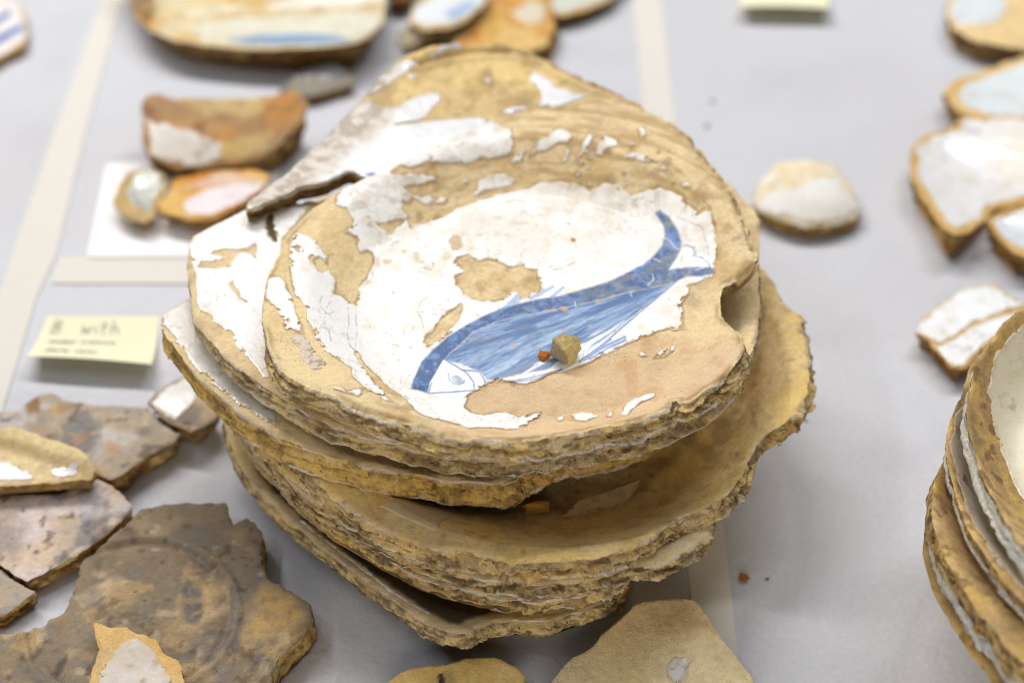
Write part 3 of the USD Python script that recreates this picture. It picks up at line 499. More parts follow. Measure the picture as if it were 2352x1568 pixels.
P3 = [(370, 728), (385, 712), (440, 680), (600, 560), (900, 450), (1300, 430), (1600, 600), (1640, 760), (1600, 880), (1555, 935), (1460, 990), (1340, 1028), (1240, 1066), (1200, 1078), (1188, 1104), (1133, 1107), (1060, 1103), (951, 1087), (841, 1065), (732, 1041), (660, 1012), (600, 975), (550, 945), (510, 912), (470, 880), (440, 850), (405, 802), (378, 770)]
H3 = below(revolve(-6, -3, 57, 58, 90, 9, .14), UP3)
p3 = stack_plate('broken_plate', 'broken plate with bright yellow broken front edge, third from the top of the stack', P3, H3, lambda q: MM * (11 + 7 * sm(0, .03, q[:, 0])), 40, step=1.0, rag=.9, wall=edgewall(lin(228, 192, 116), lin(234, 196, 108), .5, 41, .9), flare=lambda q, v: MM * (1 + 3 * sm(-.02, -.06, q[:, 1]) * sm(.012, -.004, q[:, 0]) + 1.5 * sm(-.004, .02, q[:, 0])) * v, rough=1.2, lam=.4)
p3.glaze([[(360, 735), (390, 695), (460, 660), (560, 800), (640, 950), (640, 990), (560, 935), (500, 890), (460, 855), (420, 805), (395, 770)]], paint=gpaint(lin(226, 222, 218), .9, 111), step=.5, m=M_SHINY, rag=1.2)
UP4 = [(H3, None, 11)]
_d = clay(lin(236, 208, 150), lin(238, 206, 132), lin(224, 198, 152), .3, 50, mott=(((206, 164, 106), 12, .58, .5), ((150, 124, 92), 4, .64, .5)))
def D_PAINT(P, q, e):
    c = _d(P, q, e); qq = q + 14 * (np.stack([n3(P, 8, 511), n3(P, 8, 512)], 1) - .5)
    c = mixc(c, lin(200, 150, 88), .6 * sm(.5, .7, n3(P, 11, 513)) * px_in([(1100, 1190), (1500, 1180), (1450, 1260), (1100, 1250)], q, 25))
    c = mixc(c, lin(58, 46, 34), .85 * px_in([(880, 1120), (1000, 1165), (1160, 1182), (1300, 1186), (1420, 1168), (1480, 1130), (1560, 1050), (1620, 960), (1600, 900), (1000, 1000)], qq, 16) * (.45 + .4 * sm(.3, .7, n3(P * [.5, 1, 1], 7, 514, 5))))  # gap under the upper plates darkened in the colour: painted shade with dirt
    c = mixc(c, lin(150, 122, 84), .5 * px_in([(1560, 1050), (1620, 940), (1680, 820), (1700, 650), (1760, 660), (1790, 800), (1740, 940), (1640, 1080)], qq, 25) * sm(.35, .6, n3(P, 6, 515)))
    c = mixc(c, lin(236, 206, 136), .8 * px_in([(1770, 905), (1850, 870), (1850, 930), (1800, 975), (1765, 950)], qq, 3))
    return c
D = [(1738, 600), (1772, 640), (1802, 690), (1842, 730), (1852, 780), (1859, 850), (1852, 915), (1838, 940), (1800, 972), (1742, 1010), (1722, 1050), (1700, 1100), (1660, 1142), (1621, 1162), (1566, 1181), (1507, 1220), (1468, 1247), (1429, 1259), (1386, 1279), (1332, 1286), (1246, 1286), (1168, 1298), (1150, 1279), (1058, 1263), (980, 1259), (914, 1236), (827, 1184), (768, 1138), (714, 1094), (652, 1040), (600, 1005), (560, 965), (520, 900), (480, 800), (600, 500), (900, 400), (1300, 400), (1600, 500)]
H4 = below(revolve(8, -6, 40, 62, 104, 21, .12, ax=.02), UP4)
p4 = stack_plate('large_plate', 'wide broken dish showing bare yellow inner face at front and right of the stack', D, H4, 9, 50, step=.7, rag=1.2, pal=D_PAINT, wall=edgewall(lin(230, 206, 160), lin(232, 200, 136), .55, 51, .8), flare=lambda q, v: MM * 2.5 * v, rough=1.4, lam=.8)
p4.glaze([Z(3, [(1380, 1170), (1420, 1190), (1540, 1250), (1640, 1290), (1720, 1325), (1750, 1320), (1760, 1280), (1840, 1235), (1875, 1200), (1800, 1160), (1500, 1120)]), [(1285, 1188), (1300, 1180), (1330, 1150), (1400, 1128), (1475, 1098), (1455, 1130), (1440, 1150), (1420, 1165), (1380, 1172), (1330, 1186)]], paint=gpaint(lin(214, 196, 160), .5, 121), step=.45, rag=.5)
E = [(1640, 1190), (1628, 1225), (1600, 1250), (1540, 1285), (1500, 1298), (1456, 1296), (1420, 1308), (1350, 1332), (1250, 1340), (1180, 1338), (1100, 1325), (1000, 1295), (900, 1252), (800, 1200), (700, 1135), (640, 1085), (600, 1035), (560, 985), (500, 880), (600, 560), (900, 450), (1300, 430), (1600, 560), (1700, 900)]
UP5 = [(H4, None, 9)]
H5 = below(revolve(2, -4, 30, 62, 100, 18, .12), UP5)
p5 = stack_plate('broken_plate', 'thin broken plate edged with white glaze, just below the wide yellow dish', E, H5, 7, 60, step=1.2, rag=1.1, flare=lambda q, v: MM * 1.5 * v, rough=1.3, wall=edgewall(lin(206, 186, 152), lin(218, 192, 140), .8, 61, 1.))
Fp = [(1450, 1305), (1442, 1330), (1400, 1345), (1300, 1372), (1200, 1380), (1080, 1358), (1000, 1335), (900, 1290), (800, 1232), (700, 1160), (620, 1080), (575, 1030), (545, 990), (500, 880), (600, 560), (900, 450), (1300, 430), (1600, 560), (1660, 900), (1560, 1150)]
UP6 = [(H5, None, 7)]
H6 = below(revolve(-2, -6, 21, 62, 100, 16, .12), UP6)
p6 = stack_plate('broken_plate', 'dark streaked broken plate second from the bottom of the stack, above the gap', Fp, H6, 8, 70, step=1.4, rag=1.3, flare=lambda q, v: MM * -1.0 * v, rough=1.7, wall=edgewall(lin(224, 196, 142), lin(232, 200, 130), .75, 71, .9))
G = [(513, 955), (522, 1000), (545, 1058), (580, 1112), (640, 1172), (700, 1222), (780, 1285), (860, 1345), (940, 1402), (1000, 1440), (1040, 1452), (1075, 1450), (1095, 1432), (1150, 1420), (1250, 1425), (1330, 1400), (1400, 1380), (1420, 1330), (1500, 1150), (1500, 700), (1200, 500), (800, 520), (560, 700)]
UP7 = [(H6, None, 8)]
H7b = below(revolve(-6, -4, 10, 66, 112, 15, .12), UP7, 5)
H7 = lambda x, y: np.maximum(H7b(x, y), .0098)
_g = clay(seed=80, dirt=.4)
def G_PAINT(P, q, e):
    c = _g(P, q, e); return mixc(c, lin(52, 42, 32), .9 * sm(3.5 * MM, 6.5 * MM, e + 2 * MM * (n3(P, 6, 801) - .5)))  # shade of the gap painted dark on the face inside the lip
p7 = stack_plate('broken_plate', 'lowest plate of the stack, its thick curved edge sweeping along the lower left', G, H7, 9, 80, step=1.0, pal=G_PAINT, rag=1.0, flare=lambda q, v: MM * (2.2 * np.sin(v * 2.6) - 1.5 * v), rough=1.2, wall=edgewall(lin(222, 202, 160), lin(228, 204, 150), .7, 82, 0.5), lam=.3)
p7.glaze([[(690, 1196), (720, 1222), (760, 1252), (800, 1284), (850, 1322), (900, 1362), (950, 1392), (985, 1412), (990, 1408), (950, 1384), (900, 1352), (850, 1312), (800, 1274), (740, 1230), (700, 1196)]], paint=gpaint(seed=131), step=.4, rag=.6, name='glaze_line')
bs = new('clay_lump', 'crumbly clay lump beneath the stack at its front right corner', 'clay lump', (.02, -.1, 0))
Sherd(bs, [(1050, 1415), (1080, 1395), (1200, 1375), (1300, 1360), (1400, 1335), (1447, 1322), (1442, 1352), (1430, 1385), (1380, 1385), (1300, 1400), (1290, 1415), (1265, 1432), (1220, 1425), (1150, 1420), (1100, 1425)], below(flat(.0155), [(H7, None, 9.2)], 0), 8, clay(seed=90, dirt=.8), edgewall(lin(216, 186, 130), lin(224, 190, 120), .9, 91), 90, step=.9, rag=1.8, rough=2.4, floor=.0004, flare=0, rows=14, cracks=2, lam=1.)

def chunk(name, label, cat, centre, size, seed, colr, squash=.8, rot=0., face=None, facets=7, pts=None, group=None):
    "a small angular crumb with broken faces; colours by facet where given"
    import trimesh
    r = np.random.default_rng(seed); d = r.normal(size=(facets + 5, 3)); d /= np.linalg.norm(d, axis=1)[:, None]
    if pts is not None: d = np.array(pts, float) / size; r = np.random.default_rng(2)
    h = trimesh.convex.convex_hull(d * (r.uniform(.8, 1.05, (len(d), 1)) if pts is None else 1)); v, f = h.vertices, h.faces
    m = trimesh.Trimesh(v, f)
    for _ in range(3): m = m.subdivide()
    P = m.vertices * np.array([1, .9, squash]) * size * MM; c, s = math.cos(rot), math.sin(rot); P = P @ np.array([[c, s, 0], [-s, c, 0], [0, 0, 1]])
    n = m.vertex_normals; P = P + n * (size * .10 * MM) * (n3(P, size * .35, seed)[:, None] - .5) * 2
    P[:, 2] -= P[:, 2].min(); P = P + np.array(centre)
    col = np.tile(np.asarray(colr, float), (len(P), 1)) * (.7 + .6 * n3(P, size * .3, seed + 1))[:, None]
    if face is not None: col = mixc(col, face[1], sm(-.05, .05, (P - np.array(centre)) @ np.array(face[0]) / (size * MM) - face[2]))
    t = thing(name, label, cat, centre, group)
    put(t, 'clay', P, m.faces, M_BREAK, col, smooth=False)
def on(H, q): return hit([q], H)[0]
chunk('clay_crumb', 'two toned angular clay crumb lying on the painted fish', 'crumb', on(H_fish, (1296, 825)) - [0, 0, .0003], 6, 41, lin(226, 206, 150), 1., 0, ((-.8, -.6, -.1), lin(160, 146, 122), .22), pts=[(-.5, 1.5, 11.5), (5.2, 2.5, 9), (6.2, .5, 5), (2.5, -4, 0), (1, -5.5, 2.2), (-5, -1.5, 6), (-5.6, 0, 2), (-3, 4, 0), (4, 4.5, 0), (-4.2, 2, 9), (0, -3.5, 7.5)])
chunk('clay_crumb', 'small rusty orange crumb touching the big crumb on the fish', 'crumb', on(H_fish, (1252, 822)) - [0, 0, .0002], 3.0, 8, lin(178, 108, 50), .8)
for k, (x, y, s, l, cc) in enumerate([(1306, 517, 1.3, 'upper orange fleck on the white glaze above the fish', (206, 140, 50)), (1317, 553, 1.9, 'larger lower orange fleck on white glaze above the fish', (208, 144, 56)), (1207, 748, 1.5, 'tiny rust brown fleck on the middle of the painted fish', (178, 102, 46)), (1155, 784, .8, 'tiniest rust speck near the fish back, left of the crumb', (176, 104, 56))]):
    chunk('clay_fleck', l, 'fleck', on(H_fish, (x, y)) - [0, 0, .0001], s, 60 + k, lin(*cc), .35)
chunk('clay_chunk', 'yellow clay chunk wedged in the dark gap of the stack', 'chunk', on(H4, (1232, 1178)) - [0, 0, .0005], 6.5, 77, lin(206, 160, 80), .55, .1)
for k, (x, y, s, l, cc) in enumerate([(1707, 1330, 2.6, 'rust brown crumb on the table right of the stack', (160, 104, 54)), (1636, 236, 1.6, 'upper dark speck on the table behind the stack', (120, 116, 112)), (1624, 291, 1.5, 'lower dark speck on the table behind the stack', (126, 120, 116)), (1762, 1330, .9, 'tiny grey grain on the table beside the rust brown crumb', (126, 122, 118)), (1851, 967, .9, 'tiny grey grain on the table by the rim of the wide dish', (120, 118, 118))]):
    chunk('table_crumb', l, 'crumb', on(flat(0.), (x, y)), s, 90 + k, lin(*cc), .5)

# ------------------------------------------------------------------ other sherds on the table
def bump_H(outline, z, ax=0., ay=0., dome=0., ridge=None):
    "tilted, domed (dome > 0) or hollow (dome < 0) top surface over an outline; z, dome in mm"
    w = hit(dens(f_(outline), 10), flat(z * MM))[:, :2]; c = (w.min(0) + w.max(0)) / 2; R = (w.max(0) - w.min(0)) / 2
    def H(x, y):
        u, v = (x - c[0]) / R[0], (y - c[1]) / R[1]
        h = z * MM + ax * (x - c[0]) + ay * (y - c[1]) + dome * MM * (1 - np.minimum(u * u + v * v, 2.2))
        if ridge: h = h + ridge(x, y)
        p3 = np.stack([x, y, x * 0], -1); h = h + .0006 * (fbm(p3 / .011, 3, int(z * 7)) - .5) + .0002 * (fbm(p3 / .003, 2, int(z * 9)) - .5)
        return np.clip(h, .0015, .14)
    return H
def sherd(name, label, outline, z, seed, pal, wall, ax=0., ay=0., dome=0., glazes=(), spots=(), step=1.3, flare=-1., rough=1.2, rag=1., thick=None, floor=.0004, ridge=None, cat='sherd', group=None, smooth=0, lam=.5):
    H = bump_H(outline, z, ax, ay, dome, ridge)
    def paint(P, q, e):
        c = pal(P, q, e)
        for poly, colr, k, soft in spots: c = mixc(c, lin(*colr), k * px_in(poly, q + 44 * (np.stack([n3(P, 9, seed + 5), n3(P, 9, seed + 6)], 1) - .5), soft * 1.3) * (.55 + .45 * sm(.35, .55, n3(P, 4, seed + 7))))
        return c
    w = hit(dens(chaikin(outline, 1), 10), H)[:, :2]; c = w.mean(0)
    p = thing(name, label, cat, (c[0], c[1], 0 if floor is not None and floor < .001 else floor or 0), group)
    s = Sherd(p, outline, H, thick or 7, paint, wall, seed, step=step, wstep=.8, rag=rag, flare=flare, rough=rough, rows=9, smooth=smooth, floor=floor, lam=lam, edge=.55)
    for g in glazes:
        def gp(P, q, e, g=g):
            cc = gpaint(lin(*g[1]), g[2] if len(g) > 2 else .4, seed + 9, lin(*g[4]) if len(g) > 4 else lin(150, 124, 92))(P, q, e)
            for poly, colr, k, soft in (g[3] if len(g) > 3 else ()): cc = mixc(cc, lin(*colr), k * px_in(poly, q, soft))
            return cc
        s.glaze([g[0]], paint=gp, m=M_DULL if len(g) > 2 and g[2] > .5 else M_SHINY, step=.9, rag=2.2, lift=.4)
    return s, H
GREY = clay(lin(170, 152, 130), lin(190, 166, 134), lin(150, 138, 124), .5, 200, 18)
BRN = edgewall(lin(150, 106, 56), lin(176, 126, 64), .6, 210); DRK = edgewall(lin(128, 100, 66), lin(164, 128, 80), .7, 211); TANW = edgewall(lin(190, 150, 90), lin(206, 164, 96), .45, 212)
WH = clay(lin(226, 208, 168), lin(216, 176, 112), lin(208, 190, 156), .3, 220, 14)
ORG = clay(lin(206, 140, 62), lin(224, 180, 112), lin(190, 110, 44), .35, 230, 14)
SOFT = clay(lin(240, 222, 182), lin(242, 220, 170), lin(230, 208, 170), .25, 240, 30)

sherd('tile_sherd', 'white sherd with two blue stripes at the top left', [(-60, -30), (20, -6), (42, 6), (59, 38), (64, 78), (58, 102), (0, 132), (-60, 160)], 6, 301, WH, TANW, glazes=[([(-80, -30), (20, -4), (41, 8), (57, 38), (62, 78), (57, 98), (0, 126), (-80, 150)], (232, 226, 224), .15, [([(-40, 60), (0, 37), (20, 22), (26, 34), (0, 52), (-40, 76)], (60, 104, 176), .95, 3), ([(-40, 104), (0, 80), (50, 55), (54, 68), (0, 99), (-40, 122)], (60, 104, 176), .95, 3)])])
sherd('rim_sherd', 'large cream and brown rim sherd with a blue arc, behind the stack', [(270, -90), (291, -10), (312, 40), (345, 70), (400, 92), (470, 104), (566, 112), (700, 110), (800, 102), (848, 86), (880, 52), (887, 0), (880, -90)], 17, 302, clay(lin(222, 206, 164), lin(212, 170, 106), lin(226, 214, 190), .35, 303, 14), BRN, dome=-5, flare=-9.,
      glazes=[([(420, 72), (480, 50), (600, 40), (760, 30), (860, 25), (880, 60), (845, 84), (790, 98), (700, 104), (566, 105), (480, 96)], (226, 224, 206), .5, [([(520, 96), (586, 82), (680, 78), (762, 81), (826, 96), (740, 104), (560, 106)], (120, 156, 196), .9, 6)], (190, 150, 90)), ([(600, 12), (700, -10), (880, -40), (884, 10), (760, 20), (650, 24)], (232, 230, 220), .4, (), (196, 156, 96)), ([(420, 30), (500, 10), (580, 16), (520, 34), (440, 44)], (230, 220, 190), .5)], spots=[([(270, -90), (330, -60), (360, 20), (345, 60), (300, 20)], (110, 72, 38), .8, 8)])
sherd('small_sherd', 'small flat grey sherd lying between the big rim sherd and the stack', [(638, 206), (680, 175), (715, 150), (766, 139), (793, 154), (812, 182), (816, 192), (760, 208), (711, 222)], 6, 304, clay(lin(150, 144, 134), lin(160, 150, 132), lin(140, 134, 126), .3, 305), TANW, glazes=[([(700, 176), (745, 150), (782, 153), (792, 172), (745, 180)], (176, 186, 196), .3)])
sherd('curved_sherd', 'chunky brown and white hollow sherd standing left behind the stack', [(324, 232), (344, 213), (402, 223), (457, 225), (539, 226), (625, 219), (684, 207), (707, 234), (691, 281), (641, 332), (586, 368), (527, 378), (449, 388), (391, 380), (344, 360), (328, 328)], 19, 306, clay(lin(184, 146, 110), lin(206, 164, 112), lin(172, 134, 104), .3, 307, 12, mott=(((214, 160, 92), 9, .56, .7), ((226, 206, 172), 8, .6, .6), ((120, 84, 58), 6, .58, .6))), BRN, ay=.42, dome=5, flare=-4., spots=[([(560, 230), (690, 210), (700, 254), (620, 305), (590, 262)], (214, 156, 88), .8, 14), ([(400, 226), (527, 220), (620, 220), (606, 272), (527, 268), (469, 262)], (224, 200, 140), .8, 10), ([(508, 330), (625, 302), (635, 322), (567, 362), (510, 362)], (226, 200, 136), .8, 8)],
      glazes=[([(336, 275), (430, 298), (508, 330), (508, 362), (449, 382), (394, 374), (350, 356), (338, 322)], (226, 220, 212), .5, (), (150, 116, 84))])
CARDF = sheet('note_card', [(244, 374), (640, 366), (642, 586), (199, 590)], .0007, .0016, lin(238, 236, 238), M_PAPER, 'white card lying under two small sherds, left behind the stack', 'card', zf=lambda V: .0045 * sm(.075, .035, V[:, 1]) ** 1.5, step=3)
sherd('bowl_sherd', 'small oval hollow sherd, grey green inside, on the left half of the white card', [(258, 461), (270, 430), (297, 395), (332, 381), (372, 395), (388, 422), (363, 469), (352, 498), (332, 512), (297, 506), (270, 488)], 9, 308, clay(lin(192, 168, 120), lin(206, 172, 112), lin(150, 140, 120), .4, 309), TANW, dome=-3, floor=.0048, flare=-3., glazes=[([(285, 440), (305, 405), (335, 390), (368, 402), (376, 424), (350, 465), (338, 488), (305, 470)], (176, 184, 176), .5, [([(290, 440), (305, 440), (335, 480), (325, 486)], (96, 98, 120), .7, 5)])])
sherd('flat_sherd', 'orange edged sherd with pinkish white face on the right half of the white card', [(394, 410), (488, 391), (578, 387), (621, 402), (612, 430), (566, 461), (500, 500), (430, 504), (367, 486), (363, 465), (391, 441)], 11, 310, ORG, BRN, floor=.0048, flare=-2.5, glazes=[([(420, 470), (475, 434), (540, 425), (606, 424), (560, 462), (490, 494), (430, 490)], (228, 218, 224), .2)], spots=[([(363, 465), (391, 441), (420, 440), (420, 480), (500, 498), (430, 504), (367, 490)], (226, 190, 116), .85, 6), ([(430, 425), (500, 405), (590, 400), (600, 420), (480, 432)], (226, 210, 206), .6, 6)])
def note(name, poly, label, lift, y0, y1):
    return sheet(name, poly, .0004, .0006, lin(240, 236, 188), M_NOTE, label, 'sticky note', zf=lambda V: lift * sm(y0, y1, V[:, 1] + .06 * np.maximum(0, -.19 - V[:, 0])) ** 1.3, step=2)
def npt(q): return hit([q], flat(.0005))[0]
# notes: traced at their raised height, lying on the table at the far edge
def raised_note(label, far, near, lift, writing=()):
    a = hit(f_(far), flat(.0005)); b = hit(f_(near), flat(.0005 + lift)); n = 24
    t = np.linspace(0, 1, n)[:, None, None]; line_a = a[0] + (a[1] - a[0]) * np.linspace(0, 1, 30)[:, None]; line_b = b[0] + (b[1] - b[0]) * np.linspace(0, 1, 30)[:, None]
    G = line_a[None] + (line_b - line_a)[None] * t; G[..., 2] = .0005 + lift * t[..., 0] ** 2.1 + .0008 * np.sin(np.linspace(0, 3.1, 30))[None] * t[..., 0]
    V = G.reshape(-1, 3); i = (np.arange(n - 1)[:, None] * 30 + np.arange(29)).ravel(); f = np.vstack([np.stack([i, i + 30, i + 31], 1), np.stack([i, i + 31, i + 1], 1)])
    p = thing('sticky_note', label, 'sticky note', V.mean(0) * [1, 1, 0]); dn = V - [0, 0, .0001]; m = len(V)
    put(p, 'paper', np.vstack([V, dn]), np.vstack([f, f[:, ::-1] + m]), M_NOTE, np.tile(lin(246, 243, 212), (2 * m, 1)))
    def at(u, v):
        v = np.asarray(v, float); u = np.asarray(u, float); Q = a[0] + (a[1] - a[0]) * u[:, None]; R = b[0] + (b[1] - b[0]) * u[:, None]; X = Q + (R - Q) * v[:, None]
        X[:, 2] = .0005 + lift * v ** 2.1 + .0008 * np.sin(u * 3.1) * v + .00025; return X
    if len(writing):
        vs, fs, k = [], [], 0
        for l in writing:
            l = np.array(l, float); s = np.vstack([np.linspace(x, y, 6)[:-1] for x, y in zip(l[:-1], l[1:])] + [l[-1:]])
            X = at(s[:, 0], s[:, 1]); tg = np.gradient(X, axis=0); nr = np.stack([-tg[:, 1], tg[:, 0], tg[:, 2] * 0], 1); nr /= np.maximum(np.linalg.norm(nr, axis=1), 1e-9)[:, None]
            A = np.vstack([X + nr * .00024, X - nr * .00024]); q = len(X); j = np.arange(q - 1); vs.append(A); fs.append(np.vstack([np.stack([j, j + q, j + q + 1], 1), np.stack([j, j + q + 1, j + 1], 1)]) + k); k += 2 * q
        pp = put(p, 'handwriting', np.vstack(vs), np.vstack(fs), M_INK); stage.GetPrimAtPath(pp[0]).SetCustomDataByKey('kind', 'stuff')
def scrawl(u0, u1, v, h, n, seed):
    r = np.random.default_rng(seed); t = np.linspace(0, 1, n); return np.stack([u0 + (u1 - u0) * t + r.normal(0, .006, n), v + h * np.where(np.arange(n) % 2, 1, -1) * r.uniform(.3, 1, n)], 1).tolist()
WR = [[(.10, .10), (.09, .36)], [(.10, .10), (.15, .12), (.15, .19), (.10, .21), (.155, .25), (.15, .33), (.09, .36)], [(.205, .20), (.21, .205)], [(.205, .32), (.21, .325)], [(.345, .18), (.36, .36), (.385, .24), (.405, .36), (.43, .18)], [(.47, .22), (.47, .36)], [(.47, .13), (.475, .14)], [(.53, .10), (.53, .35), (.55, .36)], [(.50, .20), (.57, .19)], [(.61, .08), (.60, .36)], [(.60, .27), (.635, .21), (.655, .26), (.66, .36)],
      scrawl(.10, .33, .56, .05, 15, 1), scrawl(.37, .66, .55, .035, 17, 2), scrawl(.12, .31, .80, .055, 13, 3), scrawl(.36, .54, .80, .04, 11, 4)]
raised_note('pale yellow sticky note with pencil handwriting on the left', [(108, 725), (367, 726)], [(60, 817), (348, 836)], .0085, WR)
raised_note('blank pale yellow sticky note at the top edge of the picture', [(1712, -70), (1900, -70)], [(1698, 16), (1905, 20)], .008)

sherd('curved_sherd', 'small domed white sherd with tan top, right behind the stack', [(1727, 470), (1745, 416), (1787, 374), (1851, 366), (1914, 377), (1958, 430), (1983, 490), (1960, 506), (1911, 519), (1851, 523), (1785, 506), (1738, 486)], 8, 311, clay(lin(230, 212, 176), lin(222, 202, 162), lin(238, 224, 194), .3, 312, 14, mott=(((236, 232, 224), 4, .5, .85), ((196, 168, 122), 3, .6, .5))), TANW, dome=7, flare=-1.5, glazes=[([(1732, 462), (1762, 444), (1800, 446), (1840, 424), (1890, 408), (1930, 416), (1962, 450), (1974, 486), (1940, 500), (1900, 508), (1851, 512), (1790, 497), (1745, 480)], (232, 230, 226), .7, (), (206, 182, 140))])
sherd('rim_sherd', 'sherd in the top right corner, pale blue glaze patch on smooth tan', [(2173, 33), (2179, 3), (2195, -40), (2430, -40), (2430, 120), (2352, 112), (2299, 105), (2234, 93), (2192, 68)], 12, 313, clay(lin(232, 204, 152), lin(228, 198, 142), lin(222, 196, 150), .12, 314, 30), DRK, flare=-1.5, glazes=[([(2182, 36), (2196, -4), (2225, -30), (2290, -30), (2312, 20), (2296, 48), (2255, 58), (2205, 62)], (218, 227, 232), .25)])
sherd('bowl_sherd', 'pale blue glazed sherd with tan edge, second from the top at the right edge', [(2168, 213), (2179, 191), (2212, 175), (2283, 153), (2352, 126), (2440, 110), (2440, 275), (2352, 282), (2255, 277), (2201, 255)], 12, 315, clay(lin(226, 192, 134), lin(218, 182, 118), lin(226, 200, 150), .2, 316, 20), TANW, dome=-3, flare=-2.5, glazes=[([(2196, 215), (2225, 190), (2300, 164), (2360, 142), (2440, 130), (2440, 262), (2340, 268), (2260, 262), (2215, 246)], (220, 227, 230), .25)])
sherd('bowl_sherd', 'large hollow white glazed bowl sherd with tan broken edge at the right', [(2091, 350), (2102, 323), (2135, 306), (2190, 290), (2205, 265), (2352, 268), (2450, 275), (2450, 452), (2352, 465), (2283, 481), (2250, 514), (2223, 534), (2195, 539), (2168, 525), (2119, 454), (2094, 416)], 14, 317, clay(lin(216, 176, 108), lin(222, 184, 116), lin(206, 168, 106), .3, 318, 14), edgewall(lin(190, 144, 74), lin(200, 154, 82), .5, 319), dome=-8, ay=.04, flare=-3., glazes=[([(2106, 352), (2116, 330), (2150, 314), (2200, 300), (2216, 274), (2352, 276), (2450, 284), (2450, 442), (2345, 452), (2278, 470), (2244, 504), (2218, 523), (2196, 528), (2180, 518), (2133, 447), (2108, 410)], (230, 230, 230), .25, [([(2230, 330), (2300, 300), (2450, 300), (2450, 420), (2310, 420)], (226, 216, 196), .6, 30)])])
sherd('bowl_sherd', 'smaller tan rimmed bowl sherd in front of the large hollow one, at the right edge', [(2266, 503), (2299, 483), (2352, 470), (2450, 465), (2450, 600), (2352, 588), (2330, 580), (2288, 541)], 15, 320, clay(lin(216, 180, 116), lin(222, 184, 116), lin(206, 168, 106), .3, 321), edgewall(lin(176, 130, 66), lin(196, 150, 80), .5, 322), dome=-4, flare=-3., glazes=[([(2284, 504), (2310, 492), (2360, 482), (2450, 478), (2450, 586), (2345, 574), (2300, 535)], (222, 226, 234), .25)])
def ridge18(x, y): return .0028 * np.exp(-(((y - .11) - .75 * (x - .19)) / .006) ** 2)
sherd('flat_sherd', 'white glazed sherd with an orange streaked ridge, beside the bowl stack', [(2097, 760), (2119, 733), (2168, 689), (2223, 656), (2283, 651), (2321, 678), (2360, 700), (2340, 745), (2262, 800), (2212, 848), (2180, 840), (2146, 797), (2130, 780)], 10, 323, clay(lin(216, 190, 140), lin(206, 160, 90), lin(226, 206, 166), .3, 324), BRN, flare=-2.5, ridge=ridge18, glazes=[([(2099, 758), (2121, 735), (2170, 692), (2224, 660), (2282, 655), (2318, 680), (2352, 700), (2290, 722), (2235, 742), (2180, 780), (2160, 790), (2132, 776)], (238, 240, 242), .45), ([(2150, 796), (2190, 780), (2240, 748), (2300, 726), (2345, 712), (2335, 742), (2258, 796), (2210, 842), (2184, 836)], (238, 240, 242), .45)])
# left foreground
sherd('flat_sherd', 'mottled grey brown sherd furthest back in the left foreground pile', [(-60, 948), (47, 941), (84, 908), (117, 899), (173, 925), (262, 929), (337, 932), (370, 967), (412, 995), (398, 1012), (328, 1055), (262, 1098), (220, 1090), (-60, 1090)], 11, 330, clay(lin(178, 164, 146), lin(164, 156, 146), lin(196, 176, 148), .5, 331, 12, mott=(((120, 120, 126), 13, .54, .7), ((206, 196, 190), 12, .57, .75), ((196, 156, 104), 8, .57, .7), ((104, 92, 82), 5, .6, .7), ((214, 190, 160), 4, .62, .5))), DRK, flare=-1., step=.9, spots=[([(230, 985), (280, 980), (300, 1030), (250, 1060), (215, 1060)], (206, 200, 196), .7, 12), ([(240, 1020), (275, 1022), (285, 1050), (250, 1050)], (186, 146, 96), .7, 8), ([(310, 980), (345, 975), (350, 1005), (320, 1010)], (116, 114, 116), .6, 8), ([(50, 940), (85, 910), (95, 950), (60, 955)], (140, 104, 64), .8, 5)])
sherd('small_sherd', 'small white and brown sherd tucked against the lower left of the stack', [(340, 925), (358, 899), (408, 870), (440, 850), (475, 890), (514, 925), (508, 950), (469, 980), (436, 992), (408, 976), (366, 955)], 13, 333, clay(lin(190, 168, 142), lin(176, 154, 128), lin(206, 182, 150), .5, 334, 12, mott=(((120, 120, 126), 13, .54, .7), ((206, 196, 190), 12, .57, .75), ((196, 156, 104), 8, .57, .7), ((104, 92, 82), 5, .6, .7), ((214, 190, 160), 4, .62, .5))), DRK, flare=-4., step=.9, dome=2, glazes=[([(344, 924), (362, 902), (410, 875), (440, 855), (462, 890), (440, 925), (408, 968), (372, 950)], (220, 220, 218), .3)])
sherd('flat_sherd', 'speckled pinkish grey sherd at the left edge, below the yellow rim piece', [(-60, 1142), (141, 1131), (225, 1098), (262, 1117), (305, 1159), (281, 1195), (202, 1255), (155, 1286), (61, 1336), (28, 1316), (0, 1296), (-60, 1286)], 10, 336, clay(lin(212, 190, 172), lin(216, 194, 172), lin(192, 174, 160), .35, 337, 14, mott=(((112, 114, 126), 9, .55, .75), ((218, 206, 204), 12, .55, .7), ((206, 170, 130), 7, .57, .6), ((92, 88, 92), 3.5, .61, .7))), DRK, step=.9, flare=-1., spots=[([(-60, 1180), (40, 1165), (60, 1240), (30, 1280), (-60, 1270)], (110, 112, 124), .5, 18), ([(170, 1150), (230, 1130), (245, 1180), (190, 1195)], (210, 206, 206), .6, 10), ([(120, 1230), (180, 1215), (200, 1255), (150, 1280)], (160, 156, 146), .5, 14)])
on_r = hit([(110, 1022)], flat(.02))[0]
